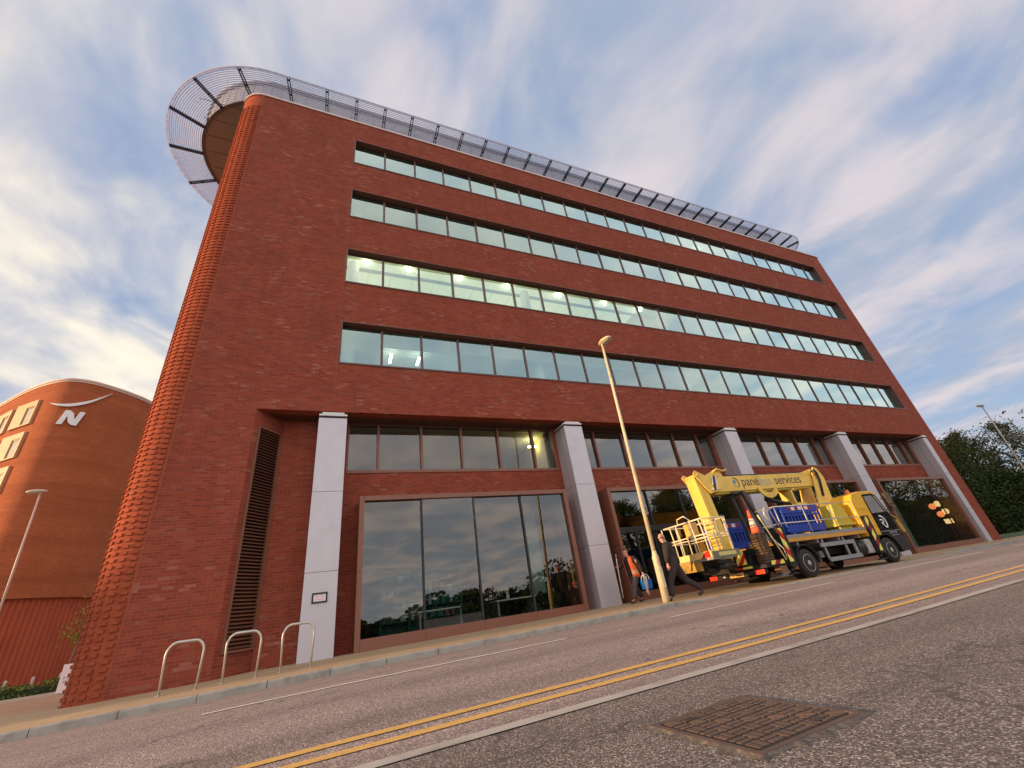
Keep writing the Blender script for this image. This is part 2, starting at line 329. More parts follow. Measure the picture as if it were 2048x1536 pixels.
# ------------------------------------------------------------------ mesh helpers
class MB:
    def __init__(s): s.v = []; s.f = []; s.m = []; s.sm = []
    def face(s, pts, mi=0, smooth=False):
        k = len(s.v); s.v += [tuple(p) for p in pts]; s.f.append(tuple(range(k, k + len(pts)))); s.m.append(mi); s.sm.append(smooth); return s
    def poly(s, verts, faces, mi=0, smooth=False):
        k = len(s.v); s.v += [tuple(p) for p in verts]
        for f in faces: s.f.append(tuple(i + k for i in f)); s.m.append(mi); s.sm.append(smooth)
        return s
    def box(s, x0, x1, y0, y1, z0, z1, mi=0):
        v = [(x0, y0, z0), (x1, y0, z0), (x1, y1, z0), (x0, y1, z0), (x0, y0, z1), (x1, y0, z1), (x1, y1, z1), (x0, y1, z1)]
        return s.poly(v, [(0, 3, 2, 1), (4, 5, 6, 7), (0, 1, 5, 4), (1, 2, 6, 5), (2, 3, 7, 6), (3, 0, 4, 7)], mi)
    def obox(s, c, ux, uy, uz, mi=0):         # oriented box: centre and three half-axis vectors
        c, ux, uy, uz = map(Vector, (c, ux, uy, uz))
        v = [c + a * ux + b * uy + d * uz for d in (-1, 1) for a, b in ((-1, -1), (1, -1), (1, 1), (-1, 1))]
        return s.poly(v, [(0, 3, 2, 1), (4, 5, 6, 7), (0, 1, 5, 4), (1, 2, 6, 5), (2, 3, 7, 6), (3, 0, 4, 7)], mi)
    def bar(s, a, b, w, h, mi=0, up=(0, 0, 1)):   # rectangular bar from a to b
        a, b = Vector(a), Vector(b); d = (b - a); u = Vector(up)
        sx = d.cross(u)
        if sx.length < 1e-6: sx = d.cross(Vector((0, 1, 0)))
        sx.normalize(); sz = sx.cross(d).normalized()
        return s.obox((a + b) / 2, d / 2, sx * w / 2, sz * h / 2, mi)
    def tube(s, pts, r, n=8, mi=0, closed=False, cap=True):
        pts = [Vector(p) for p in pts]; N = len(pts)
        rs = r if isinstance(r, (list, tuple)) else [r] * N
        k = len(s.v); prev = None
        for i, p in enumerate(pts):
            if closed: t = pts[(i + 1) % N] - pts[i - 1]
            else: t = pts[min(i + 1, N - 1)] - pts[max(i - 1, 0)]
            t.normalize()
            if prev is None:
                a = t.orthogonal().normalized()
            else:
                a = (prev - t * prev.dot(t))
                a = a.normalized() if a.length > 1e-6 else t.orthogonal().normalized()
            prev = a; b = t.cross(a)
            for j in range(n):
                q = 2 * math.pi * j / n
                s.v.append(tuple(p + (a * math.cos(q) + b * math.sin(q)) * rs[i]))
        for i in range(N if closed else N - 1):
            for j in range(n):
                i2 = (i + 1) % N
                s.f.append((k + i * n + j, k + i * n + (j + 1) % n, k + i2 * n + (j + 1) % n, k + i2 * n + j)); s.m.append(mi); s.sm.append(True)
        if cap and not closed:
            s.f.append(tuple(k + j for j in reversed(range(n)))); s.m.append(mi); s.sm.append(False)
            s.f.append(tuple(k + (N - 1) * n + j for j in range(n))); s.m.append(mi); s.sm.append(False)
        return s
    def prism(s, poly, axis, lo, hi, mi=0):      # poly: (a, b) pairs; extruded along axis
        def P(a, b, c): return {'y': (a, c, b), 'x': (c, a, b), 'z': (a, b, c)}[axis]
        n = len(poly); k = len(s.v)
        s.v += [P(a, b, lo) for a, b in poly] + [P(a, b, hi) for a, b in poly]
        fl = [tuple(reversed(range(n))), tuple(range(n, 2 * n))] + [(i, (i + 1) % n, n + (i + 1) % n, n + i) for i in range(n)]
        for f in fl: s.f.append(tuple(i + k for i in f)); s.m.append(mi); s.sm.append(False)
        return s
    def lathe(s, prof, c=(0, 0, 0), axis='z', n=20, mi=0):
        k = len(s.v); c = Vector(c); N = len(prof)
        for r, h in prof:
            for j in range(n):
                q = 2 * math.pi * j / n; a, b = r * math.cos(q), r * math.sin(q)
                s.v.append(tuple(c + Vector({'z': (a, b, h), 'y': (a, h, b), 'x': (h, a, b)}[axis])))
        for i in range(N - 1):
            for j in range(n):
                s.f.append((k + i * n + j, k + i * n + (j + 1) % n, k + (i + 1) * n + (j + 1) % n, k + (i + 1) * n + j)); s.m.append(mi); s.sm.append(True)
        s.f.append(tuple(k + j for j in reversed(range(n)))); s.m.append(mi); s.sm.append(False)
        s.f.append(tuple(k + (N - 1) * n + j for j in range(n))); s.m.append(mi); s.sm.append(False)
        return s
    def ball(s, c, r, n=10, mi=0):
        rx, ry, rz = r if isinstance(r, (tuple, list)) else (r, r, r)
        k = len(s.v); m = max(4, n // 2 + 1)
        for i in range(m + 1):
            t = math.pi * i / m
            for j in range(n):
                q = 2 * math.pi * j / n
                s.v.append((c[0] + rx * math.sin(t) * math.cos(q), c[1] + ry * math.sin(t) * math.sin(q), c[2] + rz * math.cos(t)))
        for i in range(m):
            for j in range(n):
                s.f.append((k + i * n + j, k + (i + 1) * n + j, k + (i + 1) * n + (j + 1) % n, k + i * n + (j + 1) % n)); s.m.append(mi); s.sm.append(True)
        return s
    def build(s, name, mats, parent=None, uv=False, bevel=0, fix=True):
        me = bpy.data.meshes.new(name); me.from_pydata(s.v, [], s.f)
        mats = mats if isinstance(mats, (list, tuple)) else [mats]
        for m in mats: me.materials.append(m)
        me.polygons.foreach_set('material_index', s.m); me.polygons.foreach_set('use_smooth', s.sm)
        if bevel or fix:
            bm = bmesh.new(); bm.from_mesh(me)
            bmesh.ops.remove_doubles(bm, verts=bm.verts, dist=1e-5) if bevel else None
            bmesh.ops.recalc_face_normals(bm, faces=bm.faces)
            if bevel:
                es = [e for e in bm.edges if len(e.link_faces) == 2 and e.calc_face_angle(0) > .6]
                bmesh.ops.bevel(bm, geom=es, offset=bevel, segments=2, affect='EDGES', profile=.6, clamp_overlap=True)
            bm.to_mesh(me); bm.free()
        if uv:
            ul = me.uv_layers.new(name='UVMap')
            for p in me.polygons:
                nx, ny, nz = map(abs, p.normal)
                for li in p.loop_indices:
                    co = me.vertices[me.loops[li].vertex_index].co
                    if nz > .8: w = (co.x, co.y)
                    elif nx > ny: w = (co.y, co.z)
                    else: w = (co.x, co.z)
                    ul.data[li].uv = w
        return link(name, me, parent)
def link(name, me, parent=None):
    o = bpy.data.objects.new(name, me); COL.objects.link(o)
    if parent: o.parent = parent
    return o
def tag(o, label=None, cat=None, group=None, kind=None):
    for k, v in (('label', label), ('category', cat), ('group', group), ('kind', kind)):
        if v: o[k] = v
    return o
def empty(name, loc=(0, 0, 0), rz=0, label=None, cat=None, group=None):
    o = bpy.data.objects.new(name, None); COL.objects.link(o); o.location = loc; o.rotation_euler = (0, 0, rz); o.empty_display_size = .3
    return tag(o, label, cat, group)
KIDS = {}
def copy_tree(o, parent=None):
    c = o.copy(); COL.objects.link(c)
    if parent: c.parent = parent
    for ch in [x for x in ALL_WITH_PARENT(o)]: copy_tree(ch, c)
    return c
def ALL_WITH_PARENT(o): return [x for x in COL.objects if x.parent == o]
def text_mesh(body, size, m, name, parent, mw, extrude=.003, sx=1.0, space=1.0):
    cu = bpy.data.curves.new(name, 'FONT'); cu.body = body; cu.size = size; cu.extrude = extrude; cu.resolution_u = 3
    cu.align_x = 'CENTER'; cu.align_y = 'CENTER'; cu.space_character = space
    t = bpy.data.objects.new(name, cu); COL.objects.link(t)
    bpy.context.view_layer.update()
    me = bpy.data.meshes.new_from_object(t.evaluated_get(bpy.context.evaluated_depsgraph_get()))
    bpy.data.objects.remove(t); bpy.data.curves.remove(cu)
    me.materials.clear(); me.materials.append(m)
    me.transform(mw @ Matrix.Diagonal((sx, 1, 1, 1)))
    return link(name, me, parent)
def facing(loc, right, up):                   # matrix that puts a text's x along right and y along up
    r, u = Vector(right).normalized(), Vector(up).normalized(); w = r.cross(u)
    M = Matrix((r, u, w)).transposed().to_4x4(); M.translation = Vector(loc); return M
def interp(x, xs, ys):
    if x <= xs[0]: return ys[0]
    for i in range(1, len(xs)):
        if x <= xs[i]: return ys[i - 1] + (ys[i] - ys[i - 1]) * (x - xs[i - 1]) / (xs[i] - xs[i - 1])
    return ys[-1]

# ------------------------------------------------------------------ ground
HX, HZ = [-60, -6, -4, 0, 5, 10, 16, 40], [-.30, -.16, -.13, -.06, -.02, .05, .09, .12]
def H(x): return interp(x, HX, HZ)
def KH(x): return interp(x, [7.9, 9.2, 20, 22], [.04, -.035, -.035, .04])        # kerb top: dropped where vehicles cross
def Z(x, y):
    if y < -10.4: c = -.07
    elif y < -4.4: c = -.065 + .085 * (1 - ((y + 7.3) / 2.95) ** 2)
    elif y < -2.2: k = KH(x); c = k + (.035 - k) * (y + 4.4) / 2.2
    else: c = .035
    return H(x) + c
def frange(a, b, s):
    n = max(1, round((b - a) / s)); return [a + (b - a) * i / n for i in range(n + 1)]
def sheet(name, xs, ys, m, dz=0., zf=Z, kind='structure'):
    b = MB(); V = [(x, y, zf(x, y) + dz) for y in ys for x in xs]; nx = len(xs)
    F = [(j * nx + i, j * nx + i + 1, (j + 1) * nx + i + 1, (j + 1) * nx + i) for j in range(len(ys) - 1) for i in range(nx - 1)]
    b.poly(V, F, 0, True)
    return tag(b.build(name, m, fix=False), kind=kind)
XS = [-140, -60] + frange(-30, 30, 1.0) + frange(32, 60, 2) + [90, 140, 260]
sheet('road', XS, frange(-10.6, -4.401, .31), ROAD)
sheet('side_road', XS, [-160, -60, -30, -20, -16, -14, -13, -12, -11.5, -11, -10.6], ASPH2)
sheet('pavement', XS, [-4.27, -3.8, -3.2, -2.6, -2.2, -1, 0, 3, 8, 14.0], PAVE)
FORE = mat('forecourt_concrete', (.46, .37, .26), .85, var=.15, scale=.8, bump=.2)
sheet('forecourt', [-140, -60, -30, -20, -10, -4, 0, 20, 39], [14.0, 20, 30, 60, 140], FORE)
sheet('grass_verge', [39, 50, 60, 90, 140, 260], [14.0, 30, 60, 140], GRASS)
gm = sheet('grass_bank', [38.6, 40, 43, 50, 60, 90, 140, 260], [.6, 1.5, 3, 6, 14.0], GRASS, zf=lambda x, y: Z(x, y) + .02 + min(1, (y - .6) / 3) * .25 * min(1, (x - 38.5) / 2))
base = MB().face([(-3000, -3000, -.75), (3000, -3000, -.75), (3000, 3000, -.75), (-3000, 3000, -.75)])
tag(base.build('ground', GRASS), kind='structure')
# kerb stones
k = MB(); x = -40.0
while x < 60:
    x1 = x + .915; g = .005
    for a, c in ((x + g, x1 - g),):
        za, zc = H(a), H(c); ka, kc = KH(a), KH(c); r = .018
        y0, y1 = -4.40, -4.27
        V = []
        for xx, zh, kk in ((a, za, ka), (c, zc, kc)):
            V += [(xx, y0, zh - .3), (xx, y0, zh + kk - r), (xx, y0 + r * .4, zh + kk - r * .3), (xx, y0 + r, zh + kk), (xx, y1, zh + kk + .003), (xx, y1, zh - .3)]
        F = [(i, i + 1, i + 7, i + 6) for i in range(5)] + [(5, 0, 6, 11), (0, 5, 4, 3, 2, 1), (6, 7, 8, 9, 10, 11)]
        k.poly(V, F)
    x = x1
tag(k.build('kerb', KERB), kind='structure')
def marking(name, x0, x1, y0, y1, m, step=.6, wob=.006):
    b = MB(); xs = frange(x0, x1, step); V = []
    for x in xs:
        V += [(x, y0 + random.uniform(-wob, wob), Z(x, y0) + .005), (x, y1 + random.uniform(-wob, wob), Z(x, y1) + .005)]
    b.poly(V, [(2 * i, 2 * i + 2, 2 * i + 3, 2 * i + 1) for i in range(len(xs) - 1)])
    return tag(b.build(name, m, fix=False), kind='structure')
for y0 in (-10.03, -10.25): marking('yellow_road_line', -30, 90, y0, y0 + .085, YLINE)
marking('kerbside_yellow_line', -30, 8.2, -4.62, -4.53, PALEY)
sheet('drainage_channel', frange(-30, 90, .9), [-10.66, -10.54], STRIPM, dz=.006)
for i in range(-4, 9): marking('centre_line_dash', -.97 + 6.05 * i, 3.2 + 6.05 * i, -7.42, -7.32, WLINE)
mk = MB()
# ------------------------------------------------------------------ manhole cover in the side road
def manhole():
    cx, cy = 1.79, -11.60; z0 = Z(cx, cy)
    o = empty('manhole_cover', (cx, cy, z0 + .002), 0, 'square rusty iron manhole cover set in the tarmac in the foreground', 'manhole cover')
    o.rotation_euler = (0, -math.atan((H(2.3) - H(1.3)) / 1.0), 0)
    fr = MB(); w = .305
    for a, b_, c, d in ((-w, w, -w, -w + .028), (-w, w, w - .028, w), (-w, -w + .028, -w + .028, w - .028), (w - .028, w, -w + .028, w - .028)):
        fr.box(a, b_, c, d, -.05, .008)
    fr.build('frame', IRON, o)
    pl = MB(); q = .273
    # two triangular leaves with a basket-weave tread
    pl.prism([(-q, -q), (q - .008, -q), (-q, q - .008)], 'z', -.04, .002, 1)
    pl.prism([(q, q), (-q + .008, q), (q, -q + .008)], 'z', -.04, .002, 1)
    s = .0777; n = int(2 * q / s)
    for i in range(n):
        for j in range(n):
            x0, y0 = -q + .012 + i * s, -q + .012 + j * s
            if abs((x0 + s / 2) + (y0 + s / 2)) < .055:
                g_ = .006
                pl.prism([(x0 + g_, y0 + g_), (x0 + s - 3 * g_, y0 + g_), (x0 + g_, y0 + s - 3 * g_)], 'z', .002, .0075); pl.prism([(x0 + s - g_, y0 + s - g_), (x0 + 3 * g_, y0 + s - g_), (x0 + s - g_, y0 + 3 * g_)], 'z', .002, .0075); continue
            if (i + j) % 2: pl.box(x0 + .006, x0 + s - .006, y0 + .008, y0 + .033, .002, .0075).box(x0 + .006, x0 + s - .006, y0 + .043, y0 + .068, .002, .0075)
            else: pl.box(x0 + .008, x0 + .033, y0 + .006, y0 + s - .006, .002, .0075).box(x0 + .043, x0 + .068, y0 + .006, y0 + s - .006, .002, .0075)
    for x, y in ((-.13, .22), (.13, -.22)): pl.box(x - .03, x + .03, y - .016, y + .016, .008, .0085, 1)
    pl.build('cover_plate', [IRON, mat('packed_dirt', (.050, .038, .032), .95)], o)
    bd = MB()
    # broken edge of the tarmac round the frame
    ang = [2 * math.pi * i / 72 for i in range(72)]
    def rr(t, k): return k / max(abs(math.cos(t)), abs(math.sin(t)))
    inn = [(rr(t, .306) * math.cos(t), rr(t, .306) * math.sin(t)) for t in ang]
    o2 = [((.318 + .05 * random.random() ** 2) / max(abs(math.cos(t)), abs(math.sin(t))) * math.cos(t), (.318 + .05 * random.random() ** 2) / max(abs(math.cos(t)), abs(math.sin(t))) * math.sin(t)) for t in ang]
    bd.poly([(a, b, .007) for a, b in inn] + [(a, b, -.001) for a, b in o2], [(i, (i + 1) % 72, 72 + (i + 1) % 72, 72 + i) for i in range(72)])
    bd.build('mortar_bed', mat('mortar_bed', (.10, .082, .072), .9, var=.7, scale=45, bump=.9, bscale=90, dirt=(.20, .17, .14)), o)
manhole()

# ------------------------------------------------------------------ the office building
B = empty('office_building', (0, 0, 0), 0, 'red brick office block with four long ribbon windows and a rounded corner', 'building')
PZ, SOF = 23.3, 6.85
RIB = [(8.72 + 3.76 * i, 10.57 + 3.76 * i) for i in range(4)]
OX0, OX1, XL, XR = .03, 35.87, -4.05, 37.15
T = .36
fa = MB()
fa.box(XL, OX0, 0, T, SOF, PZ).box(XL, -2.18, 0, T, -.5, SOF)
fa.box(OX1, XR, 0, T, SOF, PZ).box(36.15, XR, 0, T, -.5, SOF)
zs = [SOF] + [q for r in RIB for q in r] + [PZ]
for i in range(0, len(zs), 2): fa.box(OX0, OX1, 0, T, zs[i], zs[i + 1])
for xj in (-4.06, -.03, 12.0, 24.0): fa.box(xj, xj + .014, -.003, .1, SOF + .3 if xj > -1 and xj < 1 else (RIB[3][1] if xj > 5 else .1), PZ - .01, 1)
fa.build('brick_facade', [BRICK, mat('movement_joint', (.30, .10, .065), .9)], B, uv=True)
def arc(cx, cy, r, a0, a1, n): return [(cx + r * math.cos(R(a0 + (a1 - a0) * i / n)), cy + r * math.sin(R(a0 + (a1 - a0) * i / n))) for i in range(n + 1)]
def wallpath(path, z0, z1, smooth=True, mb=None, mi=0):
    b = mb or MB(); k = len(path)
    b.poly([(x, y, z0) for x, y in path] + [(x, y, z1) for x, y in path], [(i, i + 1, k + i + 1, k + i) for i in range(k - 1)], mi, smooth)
    return b
# left rounded corner with its rows of projecting bricks
lc = wallpath([(-5.0, 17.0)] + arc(-4.05, .95, .95, 180, 270, 22), -.5, PZ)
z = -.16; row = 0
while z < 22.35:
    for q in range(8):
        th = R(-90 - (8 + 15.0 * q)); c, s_ = math.cos(th), math.sin(th)
        pr = .034
        lc.obox((-4.05 + c * (.95 + pr / 2 - .01), .95 + s_ * (.95 + pr / 2 - .01), z + .036), Vector((-s_, c, 0)) * .070, Vector((c, s_, 0)) * (pr / 2 + .01), (0, 0, .035))
    z += .15; row += 1
lc.build('rounded_corner', CBRICK, B, uv=True, fix=False)
rc = wallpath(arc(XR, .6, .6, -90, 0, 14) + [(XR + .6, 17)], -.5, PZ)
rc.build('right_end_wall', BRICK, B, uv=True)
# parapet cap following the same outline
capo = [(-5.05, 17)] + arc(-4.05, .95, 1.0, 180, 270, 20) + arc(XR, .6, .65, -90, 0, 12) + [(XR + .65, 17)]
capi = [(-4.6, 17)] + arc(-4.05, .95, .55, 180, 270, 20) + arc(XR, .6, .2, -90, 0, 12) + [(XR + .2, 17)]
cb = MB(); n = len(capo)
V = [(x, y, z) for z in (PZ, PZ + .11) for x, y in capo] + [(x, y, z) for z in (PZ, PZ + .11) for x, y in capi]
F = []
for i in range(n - 1):
    F += [(i, i + 1, n + i + 1, n + i), (2 * n + i + 1, 2 * n + i, 3 * n + i, 3 * n + i + 1), (n + i, n + i + 1, 3 * n + i + 1, 3 * n + i), (i + 1, i, 2 * n + i, 2 * n + i + 1)]
cb.poly(V, F); cb.build('parapet_cap', CAPM, B)
rf = MB().box(-4.6, XR + .2, .36, 17, 22.7, 22.95); rf.build('flat_roof', ZINC, B)
# ribbon windows
pane_me = None
def quadmesh(name, w, h, m):
    me = bpy.data.meshes.new(name)
    t = .008
    b = MB().face([(0, 0, 0), (w, 0, 0), (w, 0, h), (0, 0, h)])
    me.from_pydata(b.v, [], b.f); me.materials.append(m); return me
for i, (zb, zt) in enumerate(RIB):
    w = MB(); yf = .26
    # lining of the opening: head, jambs, sill
    w.box(OX0 + .004, OX1 - .004, -.006, .36, zt - .03, zt - .002, 1)
    w.box(OX0 + .003, OX0 + .05, -.008, .36, zb + .002, zt - .03, 0).box(OX1 - .04, OX1 - .003, -.008, .36, zb + .002, zt - .03, 0)
    w.box(OX0 + .003, OX1 - .003, -.03, .36, zb - .012, zb + .045, 0)
    w.box(OX0 + .05, OX1 - .04, yf, .35, zt - .065, zt - .03, 0).box(OX0 + .05, OX1 - .04, yf, .35, zb + .045, zb + .11, 0)
    for kx in range(1, 24): w.box(kx * 1.5 - .045, kx * 1.5 + .045, yf - .04, .35, zb + .11, zt - .065, 0)
    fr = w.build('ribbon_window', [MULL, mat('window_head_lining', (.19, .085, .060), .5)], B)
    h = zt - .065 - zb - .11
    me = quadmesh('window_pane', 1.41, h, GLASS)
    for kx in range(24):
        x0 = OX0 + .05 if kx == 0 else kx * 1.5 + .045
        pw = 1.41 if 0 < kx < 23 else ((1.455 - OX0 - .05) if kx == 0 else (OX1 - .04 - x0))
        p = link('window_pane', me, fr); p.location = (x0, .255, zb + .11); p.scale = (pw / 1.41, 1, 1)
        p.rotation_euler = (random.gauss(0, .004), 0, random.gauss(0, .003))
    # the room behind
    it = MB()
    zc, zf_ = zt + (.37 if i == 1 else .22), zb - .72
    it.box(-3.6, 36.9, .37, 12, zc, zc + .12, 0).box(-3.6, 36.9, .37, 12, zf_ - .12, zf_, 1)
    it.box(-3.6, 36.9, 9.0, 9.1, zf_, zc, 1).box(-3.7, -3.6, .37, 9, zf_, zc, 1).box(36.9, 37.0, .37, 9, zf_, zc, 1)
    for yy in (1.38, 4.2): it.box(-3.5, 36.8, yy, yy + .20, zc - .05, zc, 2)
    if i == 0: it.box(1.6, 19.0, .9, 1.02, 10.25, zc, 0)
    if i == 0: it.box(1.44, 1.5, .4, 6, zf_, zc, 1).box(4.45, 4.51, .4, 6, zf_, zc, 1).box(1.5, 4.45, 5.9, 6, zf_, zc, 1)
    if i == 1: it.box(-3.5, 15.9, .38, 9, zc - .012, zc - .006, 4)  # added glowing sheet: stands in for lamp light falling on the ceiling
    for q in range(0, 37): it.box(q + .0, q + .02, 1.7, 6.5, zc - .016, zc, 3) if i == 1 else None
    it.build('interior', [CEIL, INTW, mat('ceiling_trough', (.20, .22, .21), .7), mat('ceiling_seam', (.5, .52, .48), .8), mat('lamplit_ceiling_glow', (.8, .8, .7), .7, emit=((1.0, .91, .50), .40))], B)
    cl_ = MB()
    for q in range(5): cl_.lathe([(.24, zf_), (.24, zc - .01)], (9 * q - .35 if q else .35, 1.25, 0), 'z', 14)
    cl_.build('interior_column', WHITEP, B)
# lamps seen alight in the rooms
def pendant(x, y, zc, m=BULB, r=.085):
    b = MB(); b.tube([(x, y, zc), (x, y, zc - .12)], .008, 6, 1); b.ball((x, y, zc - .19), r, 12, 0)
    return b.build('pendant_lamp', [m, BLK], B)
zc1 = RIB[1][1] + .37
for x in (.87, 2.69, 5.08, 7.57, 10.49, 13.4, 15.87): pendant(x, .86, zc1)
for x in (2.04, 3.21): MB().bar((x, 1.7, RIB[0][1] - .17), (x + .02, 2.35, RIB[0][1] - .17), .10, .05).build('ceiling_light', TUBEL, B)
MB().box(24.0, 24.25, 1.2, 1.5, RIB[3][1] - .06, RIB[3][1]).build('ceiling_light', TUBEL, B)

# ------------------------------------------------------------------ ground floor behind the colonnade
WY = .83
gw = MB()
gw.box(-1.48, 36.15, WY, 1.05, 4.0, 5.03)
gw.box(-1.48, .50, WY, 1.05, 5.03, SOF)
for q in range(4): gw.box(8.48 + 9 * q if q < 3 else 35.45, 9.52 + 9 * q if q < 3 else 36.15, WY, 1.05, 5.03, SOF)
for a, b_ in [(-1.48, .93)] + [(8.08 + 9 * q, 9.93 + 9 * q) for q in range(3)] + [(35.08, 36.15)]: gw.box(a, b_, WY, 1.05, -.5, 4.0)
gw.build('ground_floor_brickwork', BRICK, B, uv=True)
MB().box(-2.2, 36.2, .36, 1.2, SOF, SOF + .05).build('soffit', DKBROWN, B)
MB().box(36.15, 36.3, .36, 1.05, -.4, SOF).build('recess_return_wall', BRICK, B, uv=True)
# splayed brick reveal and its tall louvred grille
A0, A1 = Vector((-2.18, .362, 0)), Vector((-1.48, .86, 0))
A0 = Vector((-2.18, .0, 0)); d = (A1 - A0); L = d.length; u = d.normalized(); nrm = Vector((u.y, -u.x, 0))
def SP(t, off, zz): q = A0 + u * t + nrm * off; return Vector((q.x, q.y, zz))
rv = MB()
for t0, t1, za, zb in ((0, .16, -.5, SOF), (.16, L, -.5, .42), (.16, L, 6.35, SOF)):
    rv.poly([SP(t0, 0, za), SP(t1, 0, za), SP(t1, 0, zb), SP(t0, 0, zb)], [(0, 1, 2, 3)])
rv.build('splayed_reveal', BRICK, B, uv=True)
lv = MB()
lv.poly([SP(.16, -.10, .42), SP(L, -.10, .42), SP(L, -.10, 6.35), SP(.16, -.10, 6.35)], [(0, 1, 2, 3)], 1)
for t in (.19, L - .05): lv.obox(SP(t, .0, 3.385), u * .035, nrm * .05, (0, 0, 2.965))
for zz in (.45, 6.32): lv.obox(SP((.16 + L) / 2, .0, zz), u * ((L - .16) / 2 - .075), nrm * .05, (0, 0, .03))
zz = .53
while zz < 6.26:
    lv.obox(SP((.16 + L) / 2, -.035, zz), u * ((L - .16) / 2 - .075), nrm * .045 + Vector((0, 0, -.022)), Vector((0, 0, .008)) + nrm * .004); zz += .088
lv.build('louvred_grille', [BROWN, GAP], B)
# clerestory windows and shop windows, bay by bay
for q in range(4):
    x0, x1 = .50 + 9 * q, (8.48 + 9 * q if q < 3 else 35.45)
    c = MB(); zb, zt = 5.03, 6.80
    c.box(x0, x1, WY - .03, 1.0, zb, zb + .10).box(x0, x1, WY, 1.0, zt - .05, SOF - .003, 1).box(x0, x0 + .05, WY, 1.0, zb + .1, zt - .05).box(x1 - .09, x1, WY - .02, 1.0, zb + .1, zt - .05)
    xs = [x0 + .05] + [9 * q + 1.5 * j for j in range(1, 6)] + [x1 - .09]
    for xm in xs[1:-1]: c.box(xm - .04, xm + .04, WY - .02, 1.0, zb + .1, zt - .05)
    fr = c.build('clerestory_window', [BROWN, DKBROWN], B)
    for j in range(6):
        a = xs[j] + (.04 if j else 0); b_ = xs[j + 1] - (.04 if j < 5 else 0)
        p = link('window_pane', quadmesh('window_pane', b_ - a, zt - zb - .15, SHOPGLASS), fr); p.location = (a, .92, zb + .1); p.rotation_euler = (random.gauss(0, .003), 0, random.gauss(0, .002))
    # projecting shop window
    a, b_ = .91 + 9 * q, 8.10 + 9 * q; zb, zt = (H(a + 3) + .0), 4.05
    s = MB(); fw = .14
    s.box(a, a + fw, .0, .86, zb - .3, zt).box(b_ - fw, b_, .0, .86, zb - .3, zt).box(a + fw, b_ - fw, .002, .86, zt - fw, zt - .002).box(a + fw, b_ - fw, .002, .86, zb - .3, zb + .30)
    xm = [a + fw + (b_ - a - 2 * fw) * j / 4 for j in range(5)]
    for j in range(1, 4): s.box(xm[j] - (.028 if q < 3 else .005), xm[j] + (.028 if q < 3 else .005), .06 if q < 3 else .10, .16, zb + .30, zt - fw, 1)
    for j in range(5):
        for zq in (zt - fw - .001,): s.box(xm[j] - .004, xm[j] + .004, -.001, .02, zt - fw, zt, 2)
        s.box(xm[j] - .004, xm[j] + .004, -.001, .02, zb, zb + .30, 2)
    for zq in (1.93,): s.box(a - .002, a + fw, -.001, .5, zq, zq + .008, 2).box(b_ - fw, b_ + .002, -.001, .5, zq, zq + .008, 2)
    if q == 1:
        s.box(a + fw, b_ - fw, .05, .2, 2.35, 2.55, 1)
        for xd in (a + .9, a + 1.75, a + 2.6): s.box(xd - .03, xd + .03, .07, .13, zb + .3, 2.35, 1)
    fr = s.build('shop_window', [BROWN, BLK, GAP], B)
    for j in range(4):
        mw_ = .028 if q < 3 else .005; xa, xb = xm[j] + (mw_ if j else 0), xm[j + 1] - (mw_ if j < 3 else 0)
        p = link('window_pane', quadmesh('window_pane', xb - xa, zt - fw - zb - .30, SHOPGLASS), fr); p.location = (xa, .11, zb + .30); p.rotation_euler = (random.gauss(0, .004), 0, random.gauss(0, .003))
gi = MB()
gi.box(.3, 36.1, 1.06, 9, -.12, -.02, 1).box(.3, 36.1, .87, 9, 4.12, 4.45, 0).box(.3, 36.1, 8.9, 9, -.02, 6.9, 1).box(.3, 36.1, 1.06, 9, 6.86, 6.95, 2)
for q in range(5): gi.box(max(.3, 8.9 + 9 * (q - 1)), max(.4, 9.1 + 9 * (q - 1)), 1.3, 9, -.02, 4.12, 1)
gi.box(8.35, 8.45, 1.4, 8.9, 4.45, 6.86, 3)
for a in (2.0, 4.5): gi.box(.9, 8.0, a, a + .2, 3.85, 4.12, 2)
gi.build('shop_interior', [mat('shop_ceiling', (.36, .38, .37), .8), INTD, CEIL, mat('warm_wall', (.75, .60, .22), .8)], B)
MB().box(7.9, 8.3, 2.0, 2.15, 6.5, 6.55).build('ceiling_light', mat('warm_tube_glow', (1, .9, .5), .5, emit=((1.0, .80, .32), 20.0)), B)
MB().box(7.15, 7.6, 1.9, 2.35, -.02, 4.12).build('interior_column', mat('mint_paint', (.36, .52, .44), .6), B)
MB().box(32.2, 32.6, 2.0, 2.4, -.02, 4.12).build('interior_column', MATS['mint_paint'], B)
# silver-clad columns
for q in range(5):
    cx = 9.0 * q; hw = .42
    xa, xb = cx - hw, (cx + hw if q < 4 else 36.12)
    zb = Z(cx, 0) - .2; c = MB()
    js = [zb, 2.02, 4.22, 6.62]
    for j in range(3): c.box(xa, xb, .0, .83, js[j] + (.006 if j else 0), js[j + 1] - .006)
    c.box(xa + .02, xb - .02, .015, .83, zb, 6.60, 1)
    for j in range(3): c.box(xa - .001, xa + .003, .40, .412, js[j] + .01, js[j + 1] - .01, 1)
    c.box(xa + .03, xb - .03, .03, .8, 6.62, 6.72, 1).box(xa, xb, -.03, .8, 6.69, 6.745, 2).box(xa + .09, xb - .09, -.04, .8, 6.745, 6.80, 2)
    c.build('column', [COLM, JOINT, WHITEP], B)

